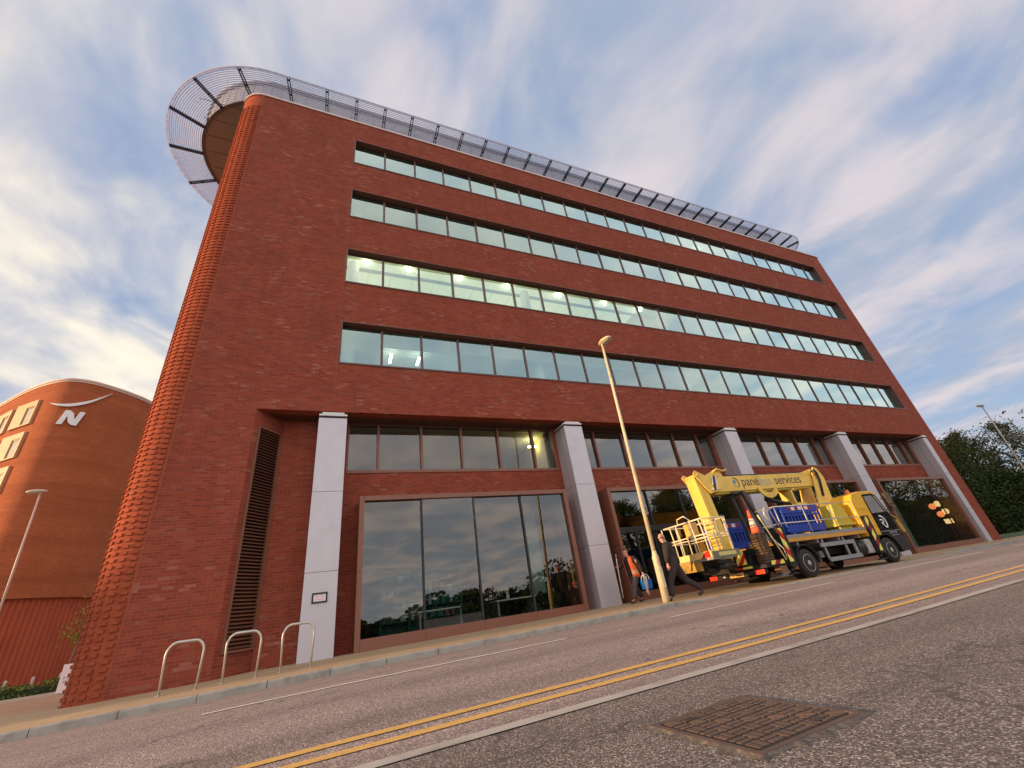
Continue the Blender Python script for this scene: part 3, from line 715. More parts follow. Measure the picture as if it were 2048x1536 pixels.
# ------------------------------------------------------------------ roof canopy and its ring of louvres
def stadium(off, n1=40, n2=12):      # outline from the back left, round the left end, along the front, round the right end
    r1, r2 = 4.1 + off, .8 + off
    return [(-3.9 + r1 * math.cos(t), 5.9 + r1 * math.sin(t)) for t in [R(90 + 180 * i / n1) for i in range(n1 + 1)]] + \
           [(36.2 + r2 * math.cos(t), 2.6 + r2 * math.sin(t)) for t in [R(-90 + 90 * i / n2) for i in range(n2 + 1)]] + [(36.2 + r2, 10.0 + off)]
ZL = 25.9
RP = empty('roof_canopy'); RP.parent = B
out = stadium(0); n = len(out)
rb = MB()
rb.poly([(x, y, ZL) for x, y in out] + [(x, y, ZL + 1.68) for x, y in out], [(i, (i + 1) % n, n + (i + 1) % n, n + i) for i in range(n)], 0, False)
rb.face([(x, y, ZL + 1.68) for x, y in out], 0)
tr = MB()
o1, o2 = stadium(.05), stadium(-.12)
for zb, zt, oo in ((ZL - .05, ZL + .06, o1), (ZL + 1.66, ZL + 1.86, stadium(.12))):
    ii = o2; m_ = len(oo)
    tr.poly([(x, y, zb) for x, y in oo] + [(x, y, zt) for x, y in oo] + [(x, y, zb) for x, y in ii] + [(x, y, zt) for x, y in ii],
            [f for i in range(m_) for f in ((i, (i + 1) % m_, m_ + (i + 1) % m_, m_ + i), (2 * m_ + i, 2 * m_ + (i + 1) % m_, (i + 1) % m_, i), (m_ + i, m_ + (i + 1) % m_, 3 * m_ + (i + 1) % m_, 3 * m_ + i))])
tr.build('edge_trim', mat('edge_trim_metal', (.11, .095, .085), .5), RP)
sf = MB(); sf.face([(x, y, ZL - .004) for x, y in stadium(-.1)], 0)
for q in range(8):
    yy = 2.6 + q * 1.0
    sf.box(-7.6, 36, yy, yy + .02, ZL - .02, ZL - .006, 1)
sf.build('soffit_lining', [SOFF, mat('soffit_joint', (.13, .10, .075), .8)], RP)
jt = rb
pts = stadium(.004, 28)
for i in range(len(pts) - 1):
    a, b_ = Vector((*pts[i], 0)), Vector((*pts[i + 1], 0)); L_ = (b_ - a).length; k_ = max(1, round(L_ / 1.2))
    for j in range(k_):
        p = a.lerp(b_, j / k_); t = (b_ - a).normalized()
        jt.obox((p.x, p.y, ZL + .87), t * .012, Vector((t.y, -t.x, 0)) * .004, (0, 0, .80), 1)
jt.build('fascia', [ZINC, JOINT], RP)
MB().box(-3.5, 36, 3.4, 9.5, 22.95, ZL).build('penthouse_wall', DKBROWN, RP)
ln = MB()
for j in range(17):
    o_ = .12 + j * .0925; P_ = stadium(o_, 48)
    wdt, hgt = (.046, .014) if j < 16 else (.07, .07)
    for i in range(len(P_) - 1): ln.bar((*P_[i], ZL + .02), (*P_[i + 1], ZL + .02), wdt, hgt)
ln.build('louvre_ring', SLATM, RP, fix=False)
br = []
for x in [-1.52 + 1.5 * i for i in range(26)]: br.append(((x, 1.8), (0, -1)))
br.append(((-3.2, 1.8), (-.10, -.995)))
for t in range(7):
    a = R(-90 - 17 - 24 * t); br.append(((-3.9 + 4.1 * math.cos(a), 5.9 + 4.1 * math.sin(a)), (math.cos(a), math.sin(a))))
for t in (-60, -28, 0):
    a = R(t); br.append(((36.2 + .8 * math.cos(a), 2.6 + .8 * math.sin(a)), (math.cos(a), math.sin(a))))
for (x, y), (ux, uy) in br:
    b = MB(); p = Vector((x, y, ZL - .07)); u_ = Vector((ux, uy, 0)).normalized(); s_ = Vector((-u_.y, u_.x, 0))
    for sg in (-.055, .055): b.obox(p + u_ * .80 + s_ * sg, u_ * .80, s_ * .016, (0, 0, .055))
    for t in (.1, .8, 1.5): b.obox(p + u_ * t, u_ * .03, s_ * .043, (0, 0, .03))
    b.build('louvre_bracket', BRKT, RP)
# notice on the first column
sg = empty('notice_board', (0, -.002, 1.385), 0, 'small black framed white notice with red print on the first silver column', 'sign')
nb = MB()
for a, b_, c, d_ in ((-.19, .19, .085, .125), (-.19, .19, -.125, -.085), (-.19, -.15, -.085, .085), (.15, .19, -.085, .085)): nb.box(a, b_, -.025, 0, c, d_)
nb.build('frame', BLK, sg)
MB().box(-.15, .15, -.012, 0, -.085, .085).build('notice_sheet', SIGNW, sg)
rg = MB()
for x in (-.06, .06):
    rg.tube([(x + .032 * math.cos(q * math.pi / 8), -.013, .035 + .032 * math.sin(q * math.pi / 8)) for q in range(16)], .004, 6, closed=True)
    rg.tube([(x - .022, -.013, .057), (x + .022, -.013, .013)], .003, 5)
rg.build('prohibition_rings', mat('faded_red_ink', (.62, .26, .28), .6), sg)
text_mesh('NO SMOKING', .038, mat('red_ink', (.62, .16, .20), .6), 'notice_text', sg, facing((0, -.0135, -.042), (1, 0, 0), (0, 0, 1)), .001)

# ------------------------------------------------------------------ hotel behind, on the left
HT = empty('hotel_building', (0, 0, 0), 0, 'curved orange brick hotel with a white letter N high on its rounded end', 'building')
ctrl = [(-63.0, 72.0), (-45.0, 53.5), (-33.4, 41.55), (-29.76, 37.78), (-26.13, 34.04), (-23.28, 31.92), (-21.49, 31.75), (-19.99, 32.73), (-18.55, 34.33), (-17.4, 36.4), (-13.5, 45), (-9, 55)]
def catmull(P, n=8):
    o_ = []
    for i in range(len(P) - 1):
        p0, p1, p2, p3 = [Vector(P[max(0, min(len(P) - 1, j))]) for j in (i - 1, i, i + 1, i + 2)]
        for t in range(n):
            t /= n
            o_.append(.5 * ((2 * p1) + (p2 - p0) * t + (2 * p0 - 5 * p1 + 4 * p2 - p3) * t * t + (3 * p1 - p0 - 3 * p2 + p3) * t ** 3))
    return o_ + [Vector(P[-1])]
hp = catmull(ctrl, 10)
def offs(P, d):
    r = []
    for i, p in enumerate(P):
        t = (P[min(i + 1, len(P) - 1)] - P[max(i - 1, 0)]).normalized(); r.append(p + Vector((t.y, -t.x)) * d)
    return r
cum = [0.]
for i in range(1, len(hp)): cum.append(cum[-1] + (hp[i] - hp[i - 1]).length)
def hat(s):                                  # point and outward normal on the hotel wall at arc length s
    i = max(1, next((j for j, c in enumerate(cum) if c >= s), len(cum) - 1)); f_ = (s - cum[i - 1]) / (cum[i] - cum[i - 1])
    p = hp[i - 1].lerp(hp[i], f_); t = (hp[i] - hp[i - 1]).normalized(); return p, Vector((t.y, -t.x)), t
HZT, HZB = 24.0, 6.0
hw_ = MB(); k_ = len(hp)
hw_.poly([(p.x, p.y, HZB) for p in hp] + [(p.x, p.y, HZT) for p in hp], [(i, i + 1, k_ + i + 1, k_ + i) for i in range(k_ - 1)], 0, True)
inn = offs(hp, -.25)
hw_.poly([(p.x, p.y, HZB) for p in hp] + [(p.x, p.y, HZB) for p in inn], [(i, i + 1, k_ + i + 1, k_ + i) for i in range(k_ - 1)], 0)
ho = hw_.build('brick_wall', HBRICK, HT, fix=False)
ul = ho.data.uv_layers.new(name='UVMap')
for p in ho.data.polygons:
    for li in p.loop_indices:
        vi = ho.data.loops[li].vertex_index; ul.data[li].uv = (cum[vi % k_], ho.data.vertices[vi].co.z)
# ribbed base, set back under the brick
s = cum[20]; rp = []; j = 0
while s < cum[-1] - .2:
    p, nn, t = hat(s); d_ = -.22 if (j // 2) % 2 else -.30
    rp.append(p + nn * d_); s += .085; j += 1
rbm = MB(); k2 = len(rp)
rbm.poly([(p.x, p.y, -1.2) for p in rp] + [(p.x, p.y, HZB + .02) for p in rp], [(i, i + 1, k2 + i + 1, k2 + i) for i in range(k2 - 1)])
rbm.build('ribbed_base', RIBRED, HT, fix=False)
hc = MB(); co_, ci_ = offs(hp, .12), offs(hp, -.5)
for z0, z1, oo in ((HZT, HZT + .16, offs(hp, .06)), (HZT + .16, HZT + .32, co_)):
    for i in range(k_ - 1):
        a, b_, c, d_ = oo[i], oo[i + 1], ci_[i + 1], ci_[i]
        hc.poly([(a.x, a.y, z0), (b_.x, b_.y, z0), (b_.x, b_.y, z1), (a.x, a.y, z1), (c.x, c.y, z1), (d_.x, d_.y, z1), (c.x, c.y, z0), (d_.x, d_.y, z0)], [(0, 1, 2, 3), (3, 2, 4, 5), (1, 0, 7, 6)])
hc.build('roof_coping', mat('hotel_coping', (.62, .44, .36), .5), HT)
MB().face([(p.x, p.y, HZT - .3) for p in inn]).build('flat_roof', ZINC, HT)
# windows in tan surrounds down the sunny side
s_end = min(range(len(hp)), key=lambda i: (hp[i] - Vector((-24.3, 32.5))).length); s0 = cum[s_end]
for c_ in range(7):
    for r_ in range(5):
        sr = s0 - 3.5 * c_; zt = 22.45 - 3.08 * r_; zb = zt - 2.35; sw = 2.7
        pa, na, ta = hat(sr - sw); pb, nb_, tb = hat(sr); u_ = (pb - pa).normalized(); nn = Vector((u_.y, -u_.x))
        def Q(a, o_, zz): q = pa + u_ * a + nn * o_; return (q.x, q.y, zz)
        wb = MB(); U3, N3 = Vector((*u_, 0)), Vector((*nn, 0))
        def blk(mb, a0, a1, o0, o1, z0, z1, mi=0):
            mb.obox(Vector(Q((a0 + a1) / 2, (o0 + o1) / 2, (z0 + z1) / 2)), U3 * (a1 - a0) / 2, N3 * (o1 - o0) / 2, (0, 0, (z1 - z0) / 2), mi)
        blk(wb, 0, 1.45, -.3, .17, zb, zt); blk(wb, 1.45, sw, -.3, .17, zb + 1.82, zt); blk(wb, 2.5, sw, -.3, .17, zb, zb + 1.82); blk(wb, 1.45, 2.5, -.3, .17, zb, zb + .12)
        blk(wb, 1.45, 1.53, .02, .12, zb + .12, zb + 1.82, 1); blk(wb, 2.42, 2.5, .02, .12, zb + .12, zb + 1.82, 1); blk(wb, 1.53, 2.42, .02, .12, zb + 1.72, zb + 1.82, 1)
        f_ = wb.build('window', [TAN, mat('hotel_frame', (.28, .22, .15), .5)], HT)
        pm = MB(); blk(pm, 1.53, 2.42, .03, .08, zb + .12, zb + 1.72)
        pm.build('pane', mat('hotel_pane', (.52, .48, .36), .12, var=.25, scale=1.2, spec=.8), f_)
# sign: a crescent and the letter N standing off the curved wall
def wallshape(poly, off, th):                # poly in (arc length, z) -> solid bent round the wall
    fr_, bk_ = [], []
    for s_, zz in poly:
        p, nn, t = hat(s_); fr_.append((*(p + nn * (off + th)), zz)); bk_.append((*(p + nn * off), zz))
    return fr_, bk_
sN = cum[min(range(len(hp)), key=lambda i: (hp[i] - Vector((-21.6, 31.75))).length)]
LOGO = WHITEP
def strip_sign(name, top, bot):
    b = MB(); m_ = len(top); fr1, bk1 = wallshape(top, .08, .12); fr2, bk2 = wallshape(bot, .08, .12)
    b.poly(fr1 + fr2 + bk1 + bk2, [f for i in range(m_ - 1) for f in ((m_ + i, m_ + i + 1, i + 1, i), (i, i + 1, 2 * m_ + i + 1, 2 * m_ + i), (m_ + i + 1, m_ + i, 3 * m_ + i, 3 * m_ + i + 1), (2 * m_ + i, 2 * m_ + i + 1, 3 * m_ + i + 1, 3 * m_ + i))] + [(0, m_, 3 * m_, 2 * m_), (2 * m_ - 1, m_ - 1, 3 * m_ - 1, 4 * m_ - 1)])
    return b.build(name, LOGO, HT)
tt = [i / 22 for i in range(23)]
A_, B_ = sN - 1.55, sN + 2.25
cen = lambda t: 21.80 - .55 * math.sin(math.pi * min(1, t * 1.05)) * (1 - .35 * t) + 1.75 * t ** 2.0
strip_sign('crescent_sign', [(A_ + (B_ - A_) * t, cen(t) + .13 * math.sin(math.pi * t) + .012) for t in tt], [(A_ + (B_ - A_) * t, cen(t) - .13 * math.sin(math.pi * t) - .012) for t in tt])
nl = sN - .55; sl_ = .28; hN = 1.34; zN = 19.72
def NP(a, h): return (nl + a + sl_ * h / hN, zN + h)
nb_ = MB()
def nquad(pts):
    fr_, bk_ = wallshape(pts, .08, .12); m_ = len(pts)
    nb_.poly(fr_ + bk_, [tuple(range(m_)), tuple(reversed(range(m_, 2 * m_)))] + [(i, (i + 1) % m_, m_ + (i + 1) % m_, m_ + i) for i in range(m_)])
nquad([NP(0, 0), NP(.34, 0), NP(.34, hN * .60), NP(.30, hN), NP(0, hN)])
nquad([NP(.86, hN), NP(.86, hN * .40), NP(.90, 0), NP(1.20, 0), NP(1.20, hN)])
nquad([NP(.301, hN), NP(.341, hN * .60), NP(.60, hN * .18), NP(.899, 0), NP(.859, hN * .40), NP(.60, hN * .82)])
nb_.build('letter_sign', LOGO, HT)

# ------------------------------------------------------------------ vegetation
def leaves(mb, pts, size, rnd, mi=0, asp=.6):
    for p in pts:
        n_ = Vector((rnd.gauss(0, 1), rnd.gauss(0, 1), rnd.gauss(.4, 1))).normalized()
        a = n_.orthogonal().normalized(); b_ = n_.cross(a); t = rnd.uniform(0, 6.28)
        u_ = (a * math.cos(t) + b_ * math.sin(t)); v_ = n_.cross(u_); sz = size * rnd.uniform(.6, 1.35); p = Vector(p)
        mb.face([p - u_ * sz, p - v_ * sz * asp, p + u_ * sz, p + v_ * sz * asp], mi)
def crown_mesh(seed, h0, h1, rad, nclump, per, size):
    rnd = random.Random(seed); b = MB()
    for i in range(nclump):
        zz = h0 + (h1 - h0) * rnd.random() ** .85; tq = (zz - h0) / (h1 - h0)
        rr = rad * (math.sin(math.pi * min(1, .12 + tq * .86)) ** .7) * rnd.uniform(.35, 1.05); q = rnd.uniform(0, 6.28)
        c = Vector((rr * math.cos(q), rr * math.sin(q), zz)); cr = rad * rnd.uniform(.13, .27)
        P = []
        for k in range(per):
            d_ = Vector((rnd.gauss(0, 1), rnd.gauss(0, 1), rnd.gauss(0, .8)))
            P.append(c + d_ * cr * .55)
        leaves(b, P, size, rnd)
    return b
def limb_mesh(seed, h, rad, r0, n=9, bare=False):
    rnd = random.Random(seed + 50); b = MB()
    lean = Vector((rnd.uniform(-.5, .5), rnd.uniform(-.5, .5), 0))
    tr_ = [Vector((0, 0, -.4)), Vector((0, 0, h * .2)) + lean * .3, Vector((0, 0, h * .5)) + lean * .8, Vector((0, 0, h * .92)) + lean * 1.2]
    b.tube(tr_, [r0 * 1.25, r0, r0 * .65, r0 * .15], 8)
    for i in range(n):
        zz = h * rnd.uniform(.28, .8); q = rnd.uniform(0, 6.28); L_ = rad * rnd.uniform(.6, 1.05)
        st = Vector((0, 0, zz)) + lean * (zz / h) * 1.2
        e = st + Vector((math.cos(q) * L_, math.sin(q) * L_, L_ * rnd.uniform(.4, 1.0)))
        m_ = st.lerp(e, .5) + Vector((0, 0, L_ * .1))
        b.tube([st, m_, e], [r0 * .38, r0 * .22, r0 * .05], 5)
        if bare:
            for k in range(5):
                s2 = m_.lerp(e, rnd.random()); e2 = s2 + Vector((rnd.gauss(0, 1), rnd.gauss(0, 1), rnd.uniform(.2, 1.3))) * L_ * .3
                b.tube([s2, (s2 + e2) / 2 + Vector((0, 0, .08)), e2], [r0 * .12, r0 * .08, r0 * .02], 4)
                for kk in range(3):
                    s3 = s2.lerp(e2, rnd.uniform(.3, 1)); e3 = s3 + Vector((rnd.gauss(0, 1), rnd.gauss(0, 1), rnd.uniform(0, 1))) * L_ * .15
                    b.tube([s3, e3], [r0 * .05, r0 * .015], 3)
    return b
TREEKIND = {}
def tree(kind, x, y, sc, rz, label, group):
    spec = {'dense': (1, .8, 10.5, 3.7, 190, 68, .115, LEAF, BARK), 'olive': (2, 2.0, 10.5, 3.1, 130, 58, .10, LEAF2, BARK), 'bare': (3, 6, 11, 2.8, 26, 12, .10, LEAF2, PALEBARK), 'low': (4, -.2, 5.0, 3.2, 150, 62, .11, LEAF, BARK)}[kind]
    if kind not in TREEKIND:
        o = empty('tree', (x, y, Z(x, min(y, 10)) - .1), rz)
        crown_mesh(*spec[:7]).build('crown', spec[7], o, fix=False)
        limb_mesh(spec[0], spec[2] * (.95 if kind != 'low' else .7), spec[3], .24 if kind != 'low' else .12, 14 if kind == 'bare' else 9, kind == 'bare').build('trunk', spec[8], o, fix=False)
        TREEKIND[kind] = o
    else:
        o = copy_tree(TREEKIND[kind]); o.location = (x, y, Z(x, min(y, 10)) - .1); o.rotation_euler = (0, 0, rz)
    o.scale = (sc, sc, sc); tag(o, label, 'tree', group); return o
TG = 'trees beyond the far end of the office building'
tree('dense', 56.5, 8.5, .88, 0, 'dark bushy tree right beside the far end of the brick office building', TG)
tree('olive', 62.0, 7.5, 1.0, 1, 'loose olive green tree with sky showing through its crown', TG)
tree('dense', 67.5, 9.5, 1.0, 2.2, 'dark leafy tree behind the right hand lamp post', TG)
tree('low', 53.0, 6.4, 1.0, 0, 'low dark shrubby tree at the foot of the brick end wall', TG)
tree('low', 59.0, 5.4, 1.05, 1.4, 'low dark shrubby tree in the middle of the grass bank', TG)
tree('low', 64.5, 4.6, 1.0, 2.5, 'low dark shrubby tree nearest the right edge on the grass bank', TG)
tree('olive', 72.5, 7.0, 1.12, 4.0, 'taller olive green tree at the right edge of the photo', TG)
tree('bare', 70.5, 4.5, 1.22, .6, 'thin nearly bare tree with spreading twigs above the right hand lamp post', TG)
tree('dense', 75.0, 14.0, 1.15, 3.1, 'dark tree at the back of the clump of trees on the right', TG)
OG = 'trees across the side road, mirrored in the shop windows'
for i, (x, y, s_, kd) in enumerate([(34, -30, 1.0, 'dense'), (43, -31, 1.15, 'olive'), (52, -29, 1.0, 'dense'), (61, -31, 1.2, 'dense'), (70, -29, 1.1, 'olive'), (80, -30, 1.25, 'dense'), (92, -32, 1.3, 'dense'), (104, -30, 1.3, 'olive'), (47, -36, 1.2, 'dense'), (57, -37, 1.3, 'dense'), (66, -37, 1.25, 'dense'), (76, -37, 1.3, 'dense')]):
    tree(kd, x, y, s_, i * 1.3, 'tree across the road, seen only as a reflection in the shop windows', OG)
# woods that close the view at both ends of the road, too dense to count
def woods(name, x0, x1, y, hf, n_, seed, depth=4.0, lm=None):
    rnd = random.Random(seed); b = MB(); P = []
    for i in range(n_):
        x = rnd.uniform(x0, x1); h_ = hf(x) * (1 + .16 * math.sin(x * .7) + .10 * math.sin(x * 1.9 + 1)); P.append((x, y + rnd.uniform(-depth / 2, depth / 2), h_ * (1 - rnd.random() ** 1.6) - .3))
    leaves(b, P, .24, rnd, asp=.7)
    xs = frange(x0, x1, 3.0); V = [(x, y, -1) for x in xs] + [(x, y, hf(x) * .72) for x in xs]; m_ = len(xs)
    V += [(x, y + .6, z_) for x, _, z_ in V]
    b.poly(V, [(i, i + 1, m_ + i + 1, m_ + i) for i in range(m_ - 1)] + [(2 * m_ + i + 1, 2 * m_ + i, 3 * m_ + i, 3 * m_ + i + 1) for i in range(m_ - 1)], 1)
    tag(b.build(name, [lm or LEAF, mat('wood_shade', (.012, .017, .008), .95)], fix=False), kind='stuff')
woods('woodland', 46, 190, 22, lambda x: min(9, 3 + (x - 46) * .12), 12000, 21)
woods('woodland', 0, 190, -44, lambda x: interp(x, [0, 22, 40, 60, 190], [2.2, 3.2, 8, 13, 16]), 22000, 22, lm=LEAFO)
# clipped hedge in front of the hotel
rnd = random.Random(5); hb = MB(); P = []
for i in range(5200):
    x = rnd.uniform(-26, -12.1); y = rnd.uniform(20.6, 23.0); top = .40 + .14 * math.sin(x * 1.9) + .07 * math.sin(x * 5.1)
    e = min(1, (y - 20.6) / .4, (-12.1 - x) / .4 + .3); zz = -.42 + (top + .42) * (rnd.random() ** .45) * max(.25, e)
    P.append((x, y, zz))
leaves(hb, P, .075, rnd)
hd = empty('hedge', (-18, 22, -.3), 0, 'low clipped green hedge in front of the hotel base', 'hedge')
ho_ = hb.build('foliage', HEDGE, hd, fix=False); ho_.matrix_parent_inverse = Matrix.Translation((18, -22, .3))
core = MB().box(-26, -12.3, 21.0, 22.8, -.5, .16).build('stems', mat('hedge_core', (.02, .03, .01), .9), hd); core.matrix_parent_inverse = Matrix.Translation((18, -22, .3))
for x, lb in ((-16.05, 'leftmost of the three pale bollards behind the hedge'), (-14.9, 'middle one of the three pale bollards behind the hedge'), (-13.7, 'right one of the three pale bollards, at the end of the hedge')):
    b = MB(); b.lathe([(.07, -.6), (.07, .64), (.06, .70), (.02, .73)], (x, 24.0, 0), 'z', 14)
    tag(b.build('bollard', mat('pale_bollard', (.62, .50, .44), .6)), lb, 'bollard', 'bollards by the hotel')
# young tree with its guard, and a white banner board beside it
yt = empty('young_tree', (-9.95, 14.2, -.15), 0, 'small young tree with sparse yellow green leaves behind the rounded brick corner', 'tree')
b = MB(); b.tube([(0, 0, 0), (.03, 0, 1.2), (.12, 0, 2.2), (.3, 0, 3.6)], [.045, .035, .025, .01], 7)
for q, zz, L_ in ((3.0, 1.9, .55), (3.4, 2.2, .45), (.3, 2.0, .5), (.1, 2.5, .5), (1.6, 2.4, .5), (4.6, 2.6, .45)):
    b.tube([(.08, 0, zz), (.08 + L_ * math.cos(q), L_ * math.sin(q), zz + L_ * .75)], [.014, .004], 4)
b.build('trunk', PALEBARK, yt, fix=False)
rnd = random.Random(9); P = []
for c, r_ in (((-.32, 0, 2.35), .22), ((.05, 0, 2.35), .22), ((.3, .1, 2.5), .28), ((.35, 0, 3.0), .32), ((.15, -.1, 2.8), .25), ((.45, 0, 3.5), .35), ((.02, 0, 2.0), .15)):
    P += [Vector(c) + Vector((rnd.gauss(0, r_), rnd.gauss(0, r_), rnd.gauss(0, r_))) for _ in range(75)]
b = MB(); leaves(b, P, .045, rnd); b.build('crown', LEAFY, yt, fix=False)
MB().box(-.06, .02, -.05, .02, 0, 1.15).build('support_stake', BARK, yt)
bn = empty('banner_board', (-9.72, 13.6, -.15), 0, 'white lettered board half hidden behind the rounded brick corner', 'sign')
MB().box(-.14, .30, -.02, .02, .05, 1.08).build('panel', SIGNW, bn)
text_mesh('AT', .22, mat('grey_ink', (.30, .22, .26), .6), 'lettering', bn, facing((.06, -.023, .5), (0, 0, 1), (-1, 0, 0)), .001)

# unseen block, added to shade the rounded corner's foot and the hotel base
shade_blk = empty('added_shade_block', (-74, 30, -.5), 0, 'plain unseen block added out of frame to the left as a shade caster', 'building')
MB().box(-6, 6, -25.6, 40, 0, 11.4).build('wall', mat('grey_render', (.4, .38, .36), .8), shade_blk)
MB().box(-6.3, 6.3, -25.9, 40.3, 11.4, 11.8).build('roof', ZINC, shade_blk)

# ------------------------------------------------------------------ street furniture
RG = 'cycle racks on the pavement by the brick corner'
def rack():
    o = empty('cycle_rack')
    r = .024; w = .36; h = .80; rad = .20
    pts = [(-w + .03, 0, -.05), (-w, 0, h - rad)] + [(-w + rad - rad * math.cos(R(t)), 0, h - rad + rad * math.sin(R(t))) for t in range(15, 91, 15)]
    pts += [(w - rad + rad * math.sin(R(t)), 0, h - rad + rad * math.cos(R(t))) for t in range(0, 90, 15)] + [(w, 0, h - rad), (w - .03, 0, -.05)]
    b = MB().tube(pts, r, 12); b.build('hoop', GALV, o)
    b = MB()
    for x in (-w + .027, w - .027): b.lathe([(.05, .0), (.05, .006), (.03, .01)], (x, 0, 0), 'z', 12)
    b.build('base_collar', GALV, o)
    return o
rk = rack()
for i, (x, lb) in enumerate(((-2.22, 'leftmost galvanised hoop rack, nearest the rounded brick corner'), (-1.28, 'middle galvanised hoop rack, in front of the louvred grille'), (-.33, 'right hand galvanised hoop rack, in front of the silver column'))):
    o = rk if i == 0 else copy_tree(rk)
    y = -2.55; o.location = (x, y, Z(x, y)); o.rotation_euler = (0, 0, .10); o.scale = (.80, 1, 1)
    tag(o, lb, 'cycle rack', RG)
def lamp_post(loc, h, lean, head_az, label, kind, r=1.0, m=CREAM):
    o = empty('street_lamp', loc, 0, label, 'street lamp')
    top = Vector((lean[0], lean[1], h)); P = lambda zz: Vector((lean[0] * zz / h, lean[1] * zz / h, zz))
    MB().tube([P(-.1), P(1.05), P(1.10), P(1.22), P(1.28)], [.098 * r, .092 * r, .098 * r, .066 * r, .062 * r], 16).build('base_column', m, o)
    MB().tube([P(1.26), P(h * .6), P(h)], [.060 * r, .050 * r, .040 * r], 14).build('pole', m, o)
    dm = MB(); dm.bar(P(.35) + Vector((.0, -.095 * r, 0)), P(.85) + Vector((0, -.095 * r, 0)), .10 * r, .012, 0, (0, 1, 0)); dm.build('access_door', m, o)
    d_ = Vector((math.cos(head_az), math.sin(head_az), 0)); c = top + d_ * .16 + Vector((0, 0, .06)); s_ = Vector((-d_.y, d_.x, 0))
    hd_ = MB(); V = []; N_ = 20
    def hv(a, b_, zz): return c + d_ * a + s_ * b_ + Vector((0, 0, zz))
    L_, Wd = (.30, .17) if kind == 'bowl' else (.42, .12)
    rings = [(1.0, 0.0), (1.0, .035), (.86, .085), (.5, .125), (.12, .14)]
    V = [hv(L_ * k1 * math.cos(6.2832 * i / N_), Wd * k1 * math.sin(6.2832 * i / N_), zz) for k1, zz in rings for i in range(N_)]
    hd_.poly(V, [(j * N_ + i, j * N_ + (i + 1) % N_, (j + 1) * N_ + (i + 1) % N_, (j + 1) * N_ + i) for j in range(4) for i in range(N_)] + [tuple(4 * N_ + i for i in range(N_)), tuple(reversed(range(N_)))], 0, True)
    hd_.tube([top - Vector((0, 0, .12)), top + Vector((0, 0, .05)), c + Vector((0, 0, .03))], .05 * r, 10)
    hd_.build('lantern', m, o)
    gl = MB(); V = [hv(.05 + L_ * .72 * k1 * math.cos(6.2832 * i / N_), Wd * .78 * k1 * math.sin(6.2832 * i / N_), zz) for k1, zz in ((1, -.002), (.8, -.05), (.35, -.075)) for i in range(N_)]
    gl.poly(V, [(j * N_ + i, j * N_ + (i + 1) % N_, (j + 1) * N_ + (i + 1) % N_, (j + 1) * N_ + i) for j in range(2) for i in range(N_)] + [tuple(2 * N_ + i for i in range(N_))], 0, True)
    gl.build('lens', mat('lamp_lens', (.42, .38, .28), .15, spec=.8), o)
    return o
lamp_post((8.5, -3.3, Z(8.5, -3.3)), 8.30, (.30, 0), R(-80), 'tall cream lamp post standing at the kerb in front of the second silver column', 'bowl')
lamp_post((-12.9, 14.5, -.2), 8.85, (-.35, 0), R(178), 'grey lamp post in front of the curved hotel on the left', 'flat', .9, mat('grey_paint', (.50, .45, .38), .5))
lamp_post((43.0, -1.0, .1), 8.75, (1.25, 0), R(172), 'lamp post against the dark trees on the right', 'flat', .9, MATS['grey_paint'])

# ------------------------------------------------------------------ the yellow access-platform truck
TB0 = Vector((15.5, -2.88, .06))
TK = empty('platform_truck', TB0, 0, 'yellow and black aerial work platform truck parked half on the pavement with its boom folded', 'truck')
def TP(mb, name, m, parent=None, bevel=0, off=TB0):
    mb.v = [(x - off.x, y - off.y, z - off.z) for x, y, z in mb.v]
    return mb.build(name, m, parent or TK, bevel=bevel)
TXM = lambda M: Matrix.Translation(-TB0) @ M
YN, YF = -4.0, -1.75
# chassis
c = MB()
for y in (-3.32, -2.44): c.box(11.9, 19.0, y - .04, y + .04, .60, .86)
for x in (12.0, 12.9, 14.6, 15.8, 17.0, 18.7): c.box(x, x + .1, -3.28, -2.48, .64, .82)
c.box(12.2, 17.2, -3.55, -2.2, .87, 1.08).box(14.5, 15.6, -3.1, -2.6, .45, .75)
c.tube([(13.72, -3.9, .45), (13.72, -1.85, .45)], .09, 10).tube([(18.2, -3.85, .46), (18.2, -1.9, .46)], .07, 10)
c.ball((13.72, -2.88, .45), .2, 12)
TP(c, 'chassis', BLK)
def wheel(x, y, w, sgn):
    zc = Z(x, -3.9) + .405; b = MB(); r = .405; rr = .245
    pr = [(rr, -w / 2), (r * .86, -w / 2 - .008), (r * .97, -w / 2 + .03), (r, -w / 2 + .06), (r, w / 2 - .06), (r * .97, w / 2 - .03), (r * .86, w / 2 + .008), (rr, w / 2)]
    b.lathe(pr, (x, y, zc), 'y', 36)
    for j in range(36):
        q = 2 * math.pi * j / 36
        for sy in (-.25, .25): b.obox((x + math.cos(q) * (r + .001), y + sy * w * .7, zc + math.sin(q) * (r + .001)), Vector((-math.sin(q), 0, math.cos(q))) * .024, (0, w * .16, 0), Vector((math.cos(q), 0, math.sin(q))) * .006)
    t = TP(b, 'wheel', RUB)
    rm = MB(); s_ = sgn
    rm.lathe([(.252, s_ * (w / 2 - .005)), (.236, s_ * (w / 2 + .006)), (.222, s_ * (w / 2 - .012)), (.205, s_ * (w / 2 - .050)), (.12, s_ * (w / 2 - .055)), (.10, s_ * (w / 2 - .01)), (.07, s_ * (w / 2 - .0)), (.01, s_ * (w / 2 + .005))], (x, y, zc), 'y', 28)
    for j in range(8):
        q = 2 * math.pi * j / 8; rm.ball((x + .155 * math.cos(q), y + s_ * (w / 2 - .045), zc + .155 * math.sin(q)), .017, 6)
    TP(rm, 'rim', GALV, t)
